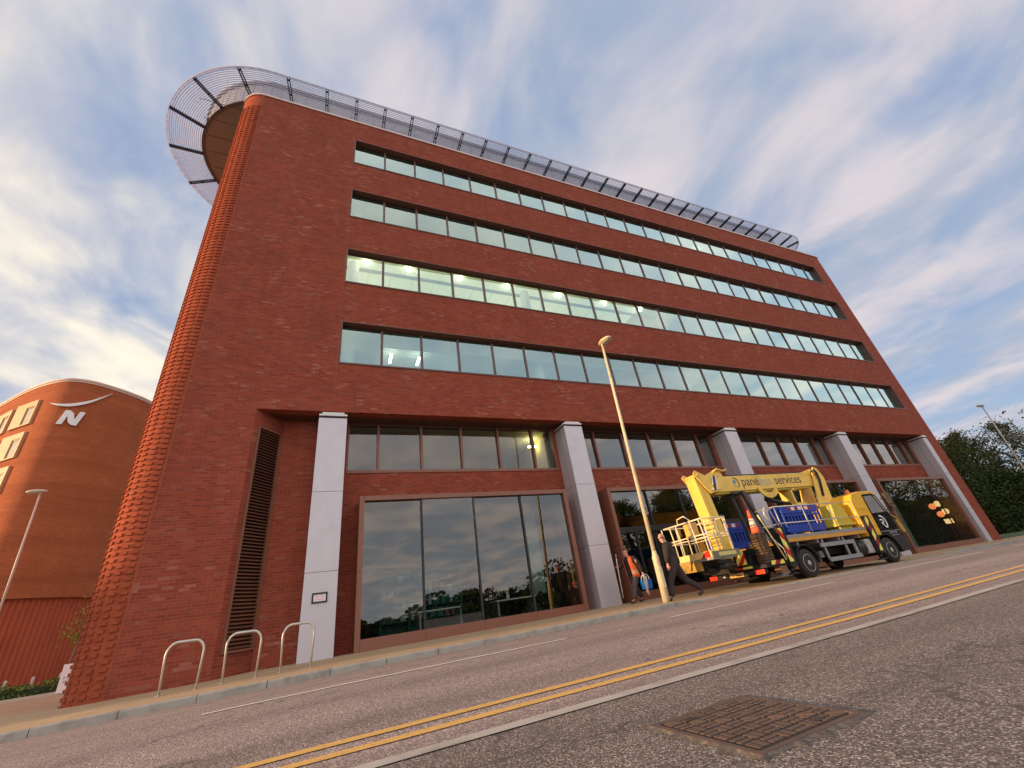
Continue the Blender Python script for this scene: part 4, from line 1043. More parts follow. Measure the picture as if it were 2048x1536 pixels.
wheel(13.72, -3.87, .24, -1); wheel(13.72, -3.60, .24, -1); wheel(13.72, -1.88, .24, 1); wheel(13.72, -2.15, .24, 1)
wheel(18.2, -3.86, .26, -1); wheel(18.2, -1.90, .26, 1)
for y0, y1 in ((-4.02, -3.45), (-2.3, -1.74)):
    mg = MB(); a = [(13.72 + .52 * math.cos(R(t)), .47 + .52 * math.sin(R(t))) for t in range(5, 176, 10)]
    a2 = [(13.72 + .49 * math.cos(R(t)), .47 + .49 * math.sin(R(t))) for t in range(175, 4, -10)]
    mg.prism(a + a2, 'y', y0, y1); TP(mg, 'mudguard', BLK)
# load platform with its aluminium and orange edge
d = MB().box(13.15, 17.3, YN, YF, 1.21, 1.30); TP(d, 'platform_deck', GREYM)
d = MB().box(13.16, 17.29, YN + .004, YF - .004, 1.095, 1.208); TP(d, 'edge_rave', ORANGE)
for x in (13.6, 14.6, 15.7, 16.8): TP(MB().box(x, x + .07, YN + .06, YF - .06, .98, 1.094), 'cross_bearer', GREYM)
# guard rails round the platform
g = MB(); rt = .017
posts = [13.2, 14.55, 15.95, 17.25]
for x in posts: g.tube([(x, YN + .04, 1.30), (x - .0, YN + .04, 2.18)], rt, 8)
for z_ in (1.66, 2.18): g.tube([(13.2, YN + .04, z_), (17.25, YN + .04, z_)], rt, 8)
for x in (13.2, 17.25)[:1]:
    for z_ in (1.66, 2.18): g.tube([(x, YN + .04, z_), (x, -3.15, z_)], rt, 8)
TP(g, 'guard_rail', GALV)
lp = MB().tube([(12.95, YN + .02, 1.35), (12.62, YN + .02, 1.95), (12.66, YN + .02, 2.13), (12.80, YN + .02, 2.20), (12.92, YN + .02, 2.14), (13.14, YN + .02, 1.30)], .02, 8)
lp.tube([(12.66, YN + .02, 2.05), (13.2, YN + .04, 2.17)], .014, 6); TP(lp, 'grab_loop', GALV)
gp = MB().tube([(12.15, YN - .10, 1.95), (12.62, YN - .10, .62)], .022, 8); TP(gp, 'yellow_grab_pole', mat('pole_cream_yellow', (.78, .68, .30), .45))
# cab
cabl = [(17.50, .975), (19.375, .975), (19.405, .62), (19.365, .40), (18.86, .36), (18.80, .62), (18.62, .86), (18.35, .96), (18.05, .96), (17.80, .86), (17.62, .70), (17.50, .70)]
cabp = [(17.36, .98), (17.36, 2.22), (17.52, 2.43), (17.9, 2.52), (18.75, 2.53), (18.98, 2.44), (19.12, 2.05), (19.30, 1.60), (19.37, 1.02), (19.372, .98)]
cb = MB().prism(cabp, 'y', YN + .03, YF - .03)
CAB = TP(cb, 'cab', YEL, bevel=.025)
TP(MB().prism(cabl, 'y', YN + .025, YF - .025), 'lower_cab', BLK, CAB, bevel=.012)
for side in (-1, 1):
    yy = YN + .03 if side < 0 else YF - .03
    o_ = .006 * side
    def side_poly(poly, depth, mi=0, mb=None): return (mb or MB()).prism(poly, 'y', *sorted((yy + (.001 * side), yy + depth * side)), mi)
    TP(side_poly([(18.12, .985), (18.12, 2.40), (18.72, 2.43), (18.95, 2.36), (19.09, 2.03), (19.27, 1.58), (19.33, 1.02), (19.33, .99), (18.4, .985)], .006), 'door', BLKP, CAB)
    TP(side_poly([(18.19, 1.72), (18.19, 2.33), (18.68, 2.35), (18.99, 1.74)], .010), 'side_window', mat('window_glass_dark', (.30, .30, .29), .06, spec=1.0, var=.5, scale=2.0), CAB)
    TP(side_poly([(18.76, 2.35), (18.90, 2.31), (19.16, 1.76), (19.06, 1.74)], .010), 'quarter_window', MATS.get('window_glass_dark'), CAB)
    TP(side_poly([(18.86, .37), (18.81, .62), (18.64, .87), (18.36, .975), (18.04, .975), (17.80, .87), (17.55, .72), (17.55, .99), (19.36, .99), (19.39, .62), (19.35, .41)], .014), 'lower_skirt', BLK, CAB)
    TP(side_poly([(18.05, 1.075), (18.05, 1.095), (19.30, 1.09), (19.30, 1.07)], .012), 'waist_line', GREYM, CAB)
    mr = MB()
    ym = yy + side * .20
    mr.box(19.20, 19.30, ym - .11, ym + .11, 1.98, 2.38).box(19.22, 19.32, ym - .10, ym + .10, 1.72, 1.94).tube([(19.14, yy, 2.2), (19.26, ym, 2.2)], .018, 6).tube([(19.18, yy, 1.8), (19.27, ym, 1.8)], .018, 6)
    TP(mr, 'mirror', BLK, CAB, bevel=.02)
    TP(MB().tube([(19.30, yy - .0, 1.62), (19.42, yy + side * .05, 1.50), (19.50, yy + side * .05, 1.05), (19.46, yy + side * .05, .98), (19.40, yy + side * .05, 1.03), (19.37, yy + side * .03, 1.42)], .014, 7), 'grab_handle', YELB, CAB)
# pressed ribs of the rear wall and roof
rbk = MB()
for y in (-3.75, -3.35, -2.95, -2.55, -2.15): rbk.box(17.335, 17.362, y - .05, y + .05, 1.05, 2.15)
rbk.box(17.33, 17.362, -3.9, -1.9, 1.55, 1.62); TP(rbk, 'rear_wall_ribs', YEL, CAB, bevel=.01)
sr = MB()
for z_ in (1.30, 1.60, 1.90): sr.box(17.42, 18.02, YN + .012, YN + .032, z_, z_ + .10)
TP(sr, 'side_ribs', YEL, CAB, bevel=.01)
ws = MB(); 
def fpt(x, z_, y): return (x, y, z_)
ws.poly([(19.0, YN + .14, 2.38), (19.0, YF - .14, 2.38), (19.31, YF - .14, 1.62), (19.31, YN + .14, 1.62)], [(0, 1, 2, 3)]); TP(ws, 'windscreen', MATS['window_glass_dark'], CAB)
TP(MB().box(19.30, 19.46, YN + .02, YF - .02, .38, .72), 'bumper', BLK, CAB, bevel=.03)
for y in (YN + .25, YF - .25): TP(MB().box(19.455, 19.475, y - .14, y + .14, .47, .62), 'headlight', mat('lamp_glass', (.7, .7, .68), .1), CAB)
bc = MB().lathe([(.085, 0), (.085, .03), (.07, .04), (.075, .10), (.05, .15), (.01, .16)], (18.15, -3.55, 2.53), 'z', 16); TP(bc, 'beacon', mat('amber_plastic', (.75, .16, .03), .25), CAB)
# emblem: an open D round an R, and two lines of print on the door
def arcstrip(cx, cz, r0, r1, a0, a1, y, th, m, name, parent, n_=18):
    b = MB(); V = [(cx + r * math.cos(R(a0 + (a1 - a0) * i / n_)), cz + r * math.sin(R(a0 + (a1 - a0) * i / n_))) for r in (r0, r1) for i in range(n_ + 1)]
    P = V[:n_ + 1] + V[n_ + 1:][::-1]
    b.prism(P, 'y', y - th, y); return TP(b, name, m, parent)
EMB = mat('emblem_white', (.85, .85, .85), .4); yd = YN + .022
arcstrip(18.52, 1.38, .20, .255, -52, 98, yd, .006, EMB, 'emblem_ring', CAB)
eb = MB()
eb.prism([(18.42, 1.50), (18.42, 1.455), (18.53, 1.455), (18.565, 1.44), (18.565, 1.405), (18.53, 1.385), (18.45, 1.385), (18.45, 1.36), (18.60, 1.19), (18.655, 1.19), (18.53, 1.345), (18.58, 1.36), (18.615, 1.40), (18.615, 1.45), (18.575, 1.49), (18.54, 1.50)], 'y', yd - .006, yd)
TP(eb, 'emblem_letter', EMB, CAB)
text_mesh('01182 962 403', .105, mat('faded_white_print', (.42, .42, .43), .5), 'telephone_number', CAB, TXM(facing((18.86, yd, 1.02), (1, 0, 0), (0, 0, 1))), .002, .75)
text_mesh('www.panelessservices.co.uk', .05, MATS['faded_white_print'], 'web_address', CAB, TXM(facing((18.90, yd - .009, .93), (1, 0, 0), (0, 0, 1))), .002, .75)
# turret and boom
BN, BF = -3.12, -2.66
tu = MB()
tu.lathe([(.42, 1.30), (.42, 1.44), (.36, 1.46)], (16.95, -2.88, 0), 'z', 24)
TP(tu, 'slew_ring', BLK)
tp = [(16.78, 1.45), (16.74, 2.25), (17.02, 2.95), (17.20, 3.45), (17.42, 3.72), (17.62, 3.66), (17.80, 3.32), (17.66, 2.35), (17.66, 1.45)]
tu = MB().prism(tp, 'y', BN - .10, BN - .05).prism(tp, 'y', BF + .05, BF + .10).box(16.95, 17.6, BN - .05, BF + .05, 1.45, 2.3)
tu.tube([(17.34, BN - .13, 3.52), (17.34, BF + .13, 3.52)], .06, 12).tube([(17.2, BN - .12, 2.2), (17.2, BF + .12, 2.2)], .05, 10)
TP(tu, 'turret', YELB, bevel=.008)
bh = MB()
for i in range(4): bh.tube([(17.05 + .03 * i, BN - .13 - .01 * i, 3.5), (17.28 + .04 * i, BN - .17, 3.62 - .04 * i), (17.36 + .03 * i, BN - .13, 3.2), (17.15 + .03 * i, BN - .12, 2.6)], .018, 6)
TP(bh, 'hydraulic_hoses', BLK)
SB = lambda x: 2.93 + (x - 11.9) * .017          # the boom rises slightly towards the turret
bm_ = MB().prism([(11.95, SB(11.95)), (17.35, SB(17.35)), (17.35, SB(17.35) + .52), (11.95, SB(11.95) + .52)], 'y', BN, BF)
bm_.prism([(16.6, SB(16.6) + .5), (17.32, SB(17) + .66), (17.45, SB(17) + .60), (17.40, SB(17) + .42), (16.7, SB(16.7) + .42)], 'y', BN - .012, BN + .02)
BOOM = TP(bm_, 'boom', YELB, bevel=.012)
TP(MB().prism([(12.6, SB(12.6) + .535), (16.9, SB(16.9) + .535), (16.9, SB(16.9) + .575), (12.6, SB(12.6) + .575)], 'y', BN + .06, BF - .06), 'cable_track', BLK)
TP(MB().prism([(11.95, SB(12) - .06), (17.0, SB(17) - .06), (17.0, SB(17) - .002), (11.95, SB(12) - .002)], 'y', BN + .05, BF - .05), 'boom_wear_strip', YELD)
lb = MB(); pts = [(14.45 + .55 * math.cos(R(t)) * .9, SB(14.45) + .05 + .42 * math.sin(R(t)) * .9) for t in range(180, 361, 15)]
pts2 = [(14.45 + .40 * math.cos(R(t)) * .9, SB(14.45) + .05 + .20 * math.sin(R(t)) * .9) for t in range(360, 179, -15)]
lb.prism(pts + pts2, 'y', BN - .05, BN - .005); TP(lb, 'saddle_bracket', YELB)
TP(MB().tube([(14.5, -2.88, 2.66), (15.9, -2.88, 2.38)], .075, 12).tube([(15.9, -2.88, 2.38), (17.0, -2.88, 2.16)], .05, 12), 'lift_ram', BLK)
lbr = MB().box(15.65, 15.75, BN, BF, 2.35, 2.95).box(15.6, 15.95, BN, BF, 2.90, 2.95).box(15.75, 16.4, BN + .1, BF - .1, 2.35, 2.45); TP(lbr, 'boom_prop', YELB)
nm = mat('dark_blue_grey_print', (.07, .055, .05), .5); nl2 = mat('pale_grey_print', (.40, .44, .34), .5)
tilt = Vector((1, 0, .017)).normalized(); upb = Vector((-.017, 0, 1))
xw = 13.32
for word, mm, gap in (('pane', nm, .02), ('less', nl2, .22), ('services', nm, 0)):
    t_ = text_mesh(word, .465, mm, 'boom_lettering', BOOM, Matrix.Identity(4), .002, 1.0)
    xs_ = [v.co.x for v in t_.data.vertices]; wd_ = max(xs_) - min(xs_)
    zs_ = SB(xw) + .27 + (-.055 if word == 'pane' else .03)
    yo_ = -(max(v.co.y for v in t_.data.vertices) + min(v.co.y for v in t_.data.vertices)) / 2
    t_.data.transform(TXM(facing((xw + wd_ / 2, BN - .004, zs_), tilt, upb)) @ Matrix.Translation((-(max(xs_) + min(xs_)) / 2, yo_, 0)))
    xw += wd_ + gap
xe = 12.98
arcstrip(xe, SB(xe) + .27, .155, .195, -60, 98, BN - .001, .005, nm, 'boom_emblem_ring', BOOM)
TP(MB().prism([(xe - .09, SB(xe) + .38), (xe + .02, SB(xe) + .38), (xe + .075, SB(xe) + .33), (xe + .06, SB(xe) + .27), (xe - .05, SB(xe) + .25), (xe + .03, SB(xe) + .14), (xe - .02, SB(xe) + .14), (xe - .09, SB(xe) + .26)], 'y', BN - .006, BN - .001), 'boom_emblem_letter', mat('emblem_blue', (.12, .30, .42), .4), BOOM)
# knuckle and the jib arm hanging down to the basket
kn = MB()
kp = [(10.90, 3.50), (11.02, 3.60), (11.40, 3.42), (11.75, 3.55), (12.15, 3.58), (12.20, 3.38), (11.98, SB(12) + .05), (11.70, 2.88), (11.42, 2.82), (11.25, 3.0)]
kn.prism(kp, 'y', BN - .06, BN - .02).prism(kp, 'y', BF + .02, BF + .06)
for x, z_ in ((11.05, 3.45), (11.55, 3.05), (11.95, 3.42)): kn.tube([(x, BN - .10, z_), (x, BF + .10, z_)], .05, 10)
kn.v = [(x + .24, y, z_ + .07) for x, y, z_ in kn.v]
TP(kn, 'knuckle', YELB, bevel=.006)
kl = MB()
for i in range(3): kl.bar((11.52 + .09 * i, BN - .09, 2.92), (11.66 + .09 * i, BN - .09, 3.40), .045, .02, i % 2, (0, 1, 0))
kl.tube([(11.75, BN - .08, 3.52), (11.95, BN - .12, 3.62), (12.2, BN - .12, 3.55), (12.45, BN - .08, 3.60)], .035, 7, 2)
kl.v = [(x + .24, y, z_ + .07) for x, y, z_ in kl.v]
TP(kl, 'knuckle_linkage', [WHITEP, BLK, YELB])
ja = MB().prism([(11.20, 3.48), (11.62, 3.08), (11.80, 1.12), (11.38, 1.12)], 'y', BN + .02, BF - .02); TP(ja, 'jib_arm', YELB, bevel=.012)
ja = MB().prism([(11.34, 3.1), (11.39, 3.1), (11.54, 1.2), (11.49, 1.2)], 'y', BN + .005, BN + .021); TP(ja, 'jib_ridge', YELD)
# basket
BX0, BX1, BY0, BY1, BZ0, BZT = 10.0, 10.95, -3.92, -2.30, .98, 2.0
bf = MB().box(BX0, BX1, BY0, BY1, .90, .98); BASK = TP(bf, 'basket', GREYM)
rl = MB(); rr = .019; q_ = .05
def loop(z_, e=0.): return [(BX0 - e + q_, BY0 - e, z_), (BX1 - q_, BY0 - e, z_), (BX1, BY0 - e + q_, z_), (BX1, BY1 - q_, z_), (BX1 - q_, BY1, z_), (BX0 - e + q_, BY1, z_), (BX0 - e, BY1 - q_, z_), (BX0 - e, BY0 - e + q_, z_)]
rl.tube(loop(BZT, .04), .022, 8, closed=True).tube(loop(1.58), rr, 8, closed=True).tube(loop(1.50), rr * .7, 6, closed=True)
for x, y in ((BX0, BY0 + .06), (BX0, BY0 + .42), (BX0, BY0 + .52), (BX0, -2.9), (BX0, -2.62), (BX0, BY1 + .06), (BX0 + .32, BY0), (BX0 + .5, BY0), (BX0 + .06, BY0), (BX1 - .06, BY0), (BX1, BY0 + .08), (BX1, -3.1), (BX1, BY1 + .06), (BX0 + .5, BY1)):
    e = .04 if x == BX0 or y == BY0 else 0
    rl.tube([(x, y, .98), (x, y, 1.58), (x - (e if x == BX0 else 0), y - (e if y == BY0 else 0), BZT)], rr, 7)
rl.tube([(BX0 - .02, -3.0, BZT), (BX0 + .0, -3.0, BZT + .16), (BX0, -3.3, BZT + .20), (BX0, -3.5, BZT + .03)], rr, 7)
TP(rl, 'basket_rails', mat('cream_rail', (.80, .70, .48), .4), BASK)
fp = MB().box(BX0 - .03, BX0 - .004, BY0 - .01, -2.45, .96, 1.13); TP(fp, 'warning_panel', mat('panel_amber', (.85, .62, .25), .5), BASK)
wp = MB().prism([(-3.52, .965), (-3.72, 1.125), (-3.88, 1.125), (-3.88, .965)], 'x', BX0 - .036, BX0 - .031); TP(wp, 'red_reflector', RED, BASK)
text_mesh('CE', .13, mat('amber_ink', (.55, .36, .10), .6), 'panel_lettering', BASK, TXM(facing((BX0 - .033, -3.22, 1.045), (0, -1, 0), (0, 0, 1))), .001)
fp = MB().box(BX0 - .03, BX0 + .1, -3.35, -2.45, .66, .94); TP(fp, 'step_plate', mat('ochre_paint', (.45, .28, .05), .6, var=.3, scale=6, dirt=(.16, .10, .03)), BASK)
fp = MB().box(BX0 - .004, BX1 + .10, BY0 - .03, BY0 - .004, .93, 1.10); TP(fp, 'side_kickboard', mat('olive_grey_metal', (.20, .19, .14), .5, .3), BASK)
fp = MB().box(BX0 + .22, BX1 - .05, BY0 - .036, BY0 - .031, .965, 1.065); TP(fp, 'yellow_label', mat('label_yellow', (.62, .55, .18), .5, var=.4, scale=40), BASK)
cb = MB().box(BX0 + .05, BX0 + .28, -3.45, -3.12, 1.62, 1.98).box(BX0 + .0, BX0 + .08, -3.4, -3.15, 1.55, 1.62)
for y in (-3.38, -3.22): cb.ball((BX0 + .04, y, 1.80), .022, 7, 1)
TP(cb, 'control_box', [mat('control_yellow', (.72, .40, .08), .5), BLK], BASK, bevel=.012)
pv = MB().box(10.3, 11.5, -3.2, -2.6, .70, .90).tube([(10.6, -3.4, .72), (11.3, -3.4, .66)], .09, 10).ball((10.7, -3.0, .66), (.3, .3, .14), 12).prism([(10.95, .98), (11.3, .62), (11.55, .62), (11.7, 1.2), (11.2, 1.2)], 'y', BN, BF, 1)
TP(pv, 'basket_pivot', [BLK, YELD])
# struts that carry the boom at the back of the truck
st = MB().bar((12.75, -2.95, 2.90), (12.95, -2.95, 1.08), .10, .09).bar((12.98, -3.22, 2.92), (13.55, -3.22, 1.3), .11, .10).box(12.6, 13.2, -3.2, -2.6, 2.84, 2.90)
TP(st, 'boom_rest', mat('dark_grey_paint', (.05, .045, .045), .5))
# tail platform, rear bumper, lights and plate
tl = MB().box(11.85, 13.14, -3.98, -1.85, .50, .60).box(11.95, 13.1, -3.2, -2.3, .60, 1.05).box(11.85, 11.95, -3.5, -2.0, .60, .88)
TP(tl, 'tail_platform', BLK)
bp = MB().box(11.72, 11.84, -3.97, -1.86, .36, .47); TP(bp, 'rear_bumper', BLK)
for y in (-3.80, -2.02): TP(MB().box(11.695, 11.719, y - .17, y + .15, .355, .475), 'tail_light', mat('tail_light_red', (.80, .06, .03), .25), None, .006)
npl = TP(MB().box(11.70, 11.718, -3.22, -2.70, .36, .47), 'number_plate', mat('plate_yellow', (.85, .52, .16), .4))
text_mesh('NX18 BLF', .105, mat('plate_black', (.03, .02, .01), .5), 'plate_lettering', npl, TXM(facing((11.698, -2.96, .415), (0, -1, 0), (0, 0, 1))), .001, .88)
TP(MB().box(11.70, 11.718, -2.62, -2.34, .36, .46).ball((11.70, -2.48, .41), (.01, .05, .025), 8, 1), 'plate_lamp', [BLK, WHITEP])
def chevron(x0, x1, z0, z1, y, th, w0=None, flip=False, axis='y', name='chevron_board', par=None, s=.20):
    b = MB(); w = x1 - x0; z = z0 - w; k = 0
    P = [(x0, z0), (x1, z0), (x1, z1), (x0, z1)]
    b.prism(P, axis, y + .004, y + th, 2)
    while z < z1 + w:
        q = [(x0, z + (w if flip else 0)), (x1, z + (0 if flip else w)), (x1, z + s + (0 if flip else w)), (x0, z + s + (w if flip else 0))]
        # clip the stripe to the board
        def clip(poly, lim, up):
            o = []
            for i in range(len(poly)):
                a, c_ = poly[i], poly[(i + 1) % len(poly)]; ia = a[1] >= lim if up else a[1] <= lim; ic = c_[1] >= lim if up else c_[1] <= lim
                if ia: o.append(a)
                if ia != ic:
                    t = (lim - a[1]) / (c_[1] - a[1]); o.append((a[0] + t * (c_[0] - a[0]), lim))
            return o
        q = clip(clip(q, z0 + .001, True), z1 - .001, False) if q else q
        if len(q) >= 3: b.prism(q, axis, y - .002, y + .003, k % 2)
        z += s; k += 1
    return TP(b, name, [YELF, RED if flip else REDD, BLK], par)
for x0, z0, z1, nm_ in ((12.80, .56, 1.52, 'r'), (17.40, .50, 1.62, 'f')):
    og = TP(MB().box(x0 - .02, x0 + .30, YN - .06, YN + .25, .42, z1 + .04).tube([(x0 + .12, YN + .08, .42), (x0 + .12, YN + .08, .26)], .06, 10).lathe([(.14, .22), (.14, .26)], (x0 + .12, YN + .08, 0), 'z', 16), 'outrigger', BLK)
    chevron(x0, x0 + .17, z0, z1, YN - .066, .006, flip=(nm_ == 'r'), par=og, s=.24)
    og = TP(MB().box(x0 - .02, x0 + .30, YF - .25, YF + .06, .42, z1 + .04).lathe([(.14, .22), (.14, .26)], (x0 + .12, YF - .08, 0), 'z', 16), 'outrigger', BLK)
chevron(-3.42, -3.06, .66, 1.08, 11.78, .02, axis='x', s=.17, flip=True)
chevron(12.05, 12.6, .55, .66, YN - .03, .02, s=.22)
TP(MB().box(11.80, 11.86, -3.2, -2.9, .54, .60, 0).box(11.80, 11.86, -3.5, -3.2, .54, .60, 1), 'reflective_strip', [RED, YELF])
hs = MB()
for i in range(3): hs.tube([(12.45 + .08 * i, YN - .02, 1.30 - .1 * i), (12.75 + .05 * i, YN - .05, .95 - .05 * i), (12.80 + .03 * i, YN - .03, .60)], .013, 6, 1 if i == 0 else 0)
TP(hs, 'tail_hoses', [BLK, WHITEP])
for a_ in ((12.35, 12.65, YN, YN + .2, .30, .49), (12.95, 13.12, YN - .02, YN + .2, .34, .50)): TP(MB().box(*a_), 'tail_bracket', mat('rusty_brown', (.20, .10, .04), .7, var=.5, scale=9))
# side guard, tank, battery box
sg_ = MB().box(14.62, 16.42, YN + .02, YN + .06, .84, .96).box(14.78, 16.48, YN + .02, YN + .06, .40, .52).box(14.80, 14.88, YN + .06, YN + .10, .45, 1.10).box(16.28, 16.40, YN + .015, YN + .06, .521, .839).box(15.9, 15.98, YN + .06, YN + .10, .45, 1.10)
TP(sg_, 'side_guard', GREYM)
TP(MB().lathe([(.02, 0), (.24, .01), (.26, .04), (.26, .60), (.24, .63), (.02, .64)], (16.55, YN + .33, .66), 'x', 22).box(16.55, 16.62, YN + .06, YN + .6, .40, .92), 'air_tank', BLK)
TP(MB().box(17.02, 17.34, YN + .05, YN + .55, .46, .92), 'fuel_tank', mat('tank_grey', (.45, .44, .40), .5, .2, var=.5, scale=7), None, .05)
TP(MB().box(15.1, 15.3, YN + .5, YN + .8, .55, .75), 'valve_block', GREYM)
# dull yellow hopper box in front of the cab
TP(MB().prism([(16.35, 1.50), (17.3, 1.50), (17.2, 1.62), (17.12, 2.0), (16.85, 2.2), (16.5, 2.18), (16.38, 1.62)], 'y', -3.75, -3.30).box(16.30, 17.34, -3.80, -3.25, 1.42, 1.52).box(16.5, 17.2, -3.7, -3.3, 1.305, 1.42), 'stowage_box', YELD, None, .03)

# ------------------------------------------------------------------ barriers and cones carried on the truck
def barrier():
    o = empty('pedestrian_barrier'); b = MB(); w, h = 1.0, .98
    b.prism([(-w, .16), (-w + .07, .10), (w - .07, .10), (w, .16), (w, .34), (-w, .34)], 'y', -.022, .022)
    b.prism([(-w, .74), (w, .74), (w, .86), (w - .08, h), (-w + .08, h), (-w, .86)], 'y', -.022, .022)
    for x in (-w, w - .09): b.box(x, x + .09, -.022, .022, .341, .739)
    for i in range(1, 11):
        x = -w + .09 + (2 * w - .18) * i / 11; b.box(x - .036, x + .036, -.018, .018, .341, .739)
    b.box(-w + .09, w - .09, -.026, .026, .64, .70)
    for x in (-w + .25, w - .25): b.box(x - .05, x + .05, -.028, .028, 0, .101)
    b.build('panel', BLUE, o, bevel=.006)
    s_ = MB(); n_ = 7
    for i in range(n_): s_.box(-.62 + i * 1.24 / n_, -.62 + (i + 1) * 1.24 / n_, -.027, -.0225, .83, .945, i % 2)
    s_.build('reflective_strip', [REDD, mat('strip_white', (.78, .72, .72), .4)], o)
    f_ = MB()
    for x in (-w + .25, w - .25): f_.box(x - .03, x + .03, -.06, .06, -.0, .03)
    f_.build('foot', BLK, o)
    return o
BG = 'blue barriers stacked on the truck'
b0 = barrier()
for i, (x, y, z_, sx, lb) in enumerate([(15.20, -3.42, 1.305, 1.0, 'front one of the blue plastic barriers leaning behind the railing on the truck deck'), (15.14, -3.33, 1.305, 1, 'second blue plastic barrier from the front in the stack on the truck deck'), (15.08, -3.24, 1.305, 1, 'third blue plastic barrier from the front in the stack on the truck deck'), (15.0, -3.15, 1.305, 1, 'rearmost blue plastic barrier of the stack on the truck deck'), (12.50, -2.52, 1.055, 1, 'blue plastic barrier on the tail of the truck behind the traffic cones, nearer one'), (12.56, -2.43, 1.055, 1, 'blue plastic barrier on the tail of the truck behind the traffic cones, farther one')]):
    o = b0 if i == 0 else copy_tree(b0)
    o.location = (x, y, z_); o.rotation_euler = (R(random.uniform(-2, 1)), 0, R(random.uniform(-.6, .6))); o.scale = (sx, 1, .98); tag(o, lb, 'barrier', BG)
def cone():
    o = empty('traffic_cone'); b = MB()
    def hw_(z_): return .135 - .105 * (z_ - .05) / .70
    for za, zb, mi in ((.05, .25, 0), (.25, .50, 1), (.50, .75, 0)): b.lathe([(hw_(za), za), (hw_(zb), zb)], (0, 0, 0), 'z', 20, mi)
    b.lathe([(hw_(.75), .75), (hw_(.75) * .6, .762)], (0, 0, 0), 'z', 20, 0)
    b.build('cone_body', [CONEO, CONEW], o)
    a = .195; MB().prism([(a, a - .07), (a - .07, a), (-a + .07, a), (-a, a - .07), (-a, -a + .07), (-a + .07, -a), (a - .07, -a), (a, -a + .07)], 'z', 0, .066).build('cone_base', CONEB, o)
    return o
c0 = cone(); CG = 'traffic cones stacked on the tail of the truck'
for i in range(11):
    o = c0 if i == 0 else copy_tree(c0)
    o.location = (12.18 + random.uniform(-.012, .012), -3.80 + random.uniform(-.012, .012), 1.40 - i * .078); o.rotation_euler = (0, 0, R(random.uniform(-8, 8)))
    tag(o, 'orange and white traffic cone on top of the stack on the truck tail' if i == 0 else 'traffic cone nested in the stack on the truck tail, only its dark base showing', 'traffic cone', CG)

# ------------------------------------------------------------------ the two workmen
def skin_mesh(name, joints, edges, root, m, parent, sub=1, mats=None):
    idx = {k_: i for i, k_ in enumerate(joints)}
    bm = bmesh.new(); ly = bm.verts.layers.skin.verify(); vs = []
    for k_, (p, r) in joints.items():
        v = bm.verts.new(p); rr = r if isinstance(r, tuple) else (r, r); v[ly].radius = rr; v[ly].use_root = (k_ == root); vs.append(v)
    for a, b_ in edges: bm.edges.new((vs[idx[a]], vs[idx[b_]]))
    me = bpy.data.meshes.new(name); bm.to_mesh(me); bm.free()
    t = bpy.data.objects.new(name, me); COL.objects.link(t)
    t.modifiers.new('s', 'SKIN').use_smooth_shade = True
    if sub: t.modifiers.new('d', 'SUBSURF').levels = sub; t.modifiers['d'].render_levels = sub
    bpy.context.view_layer.update()
    m2 = bpy.data.meshes.new_from_object(t.evaluated_get(bpy.context.evaluated_depsgraph_get()))
    bpy.data.objects.remove(t); m2.materials.clear(); m2.materials.append(m)
    for p in m2.polygons: p.use_smooth = True
    return link(name, m2, parent)
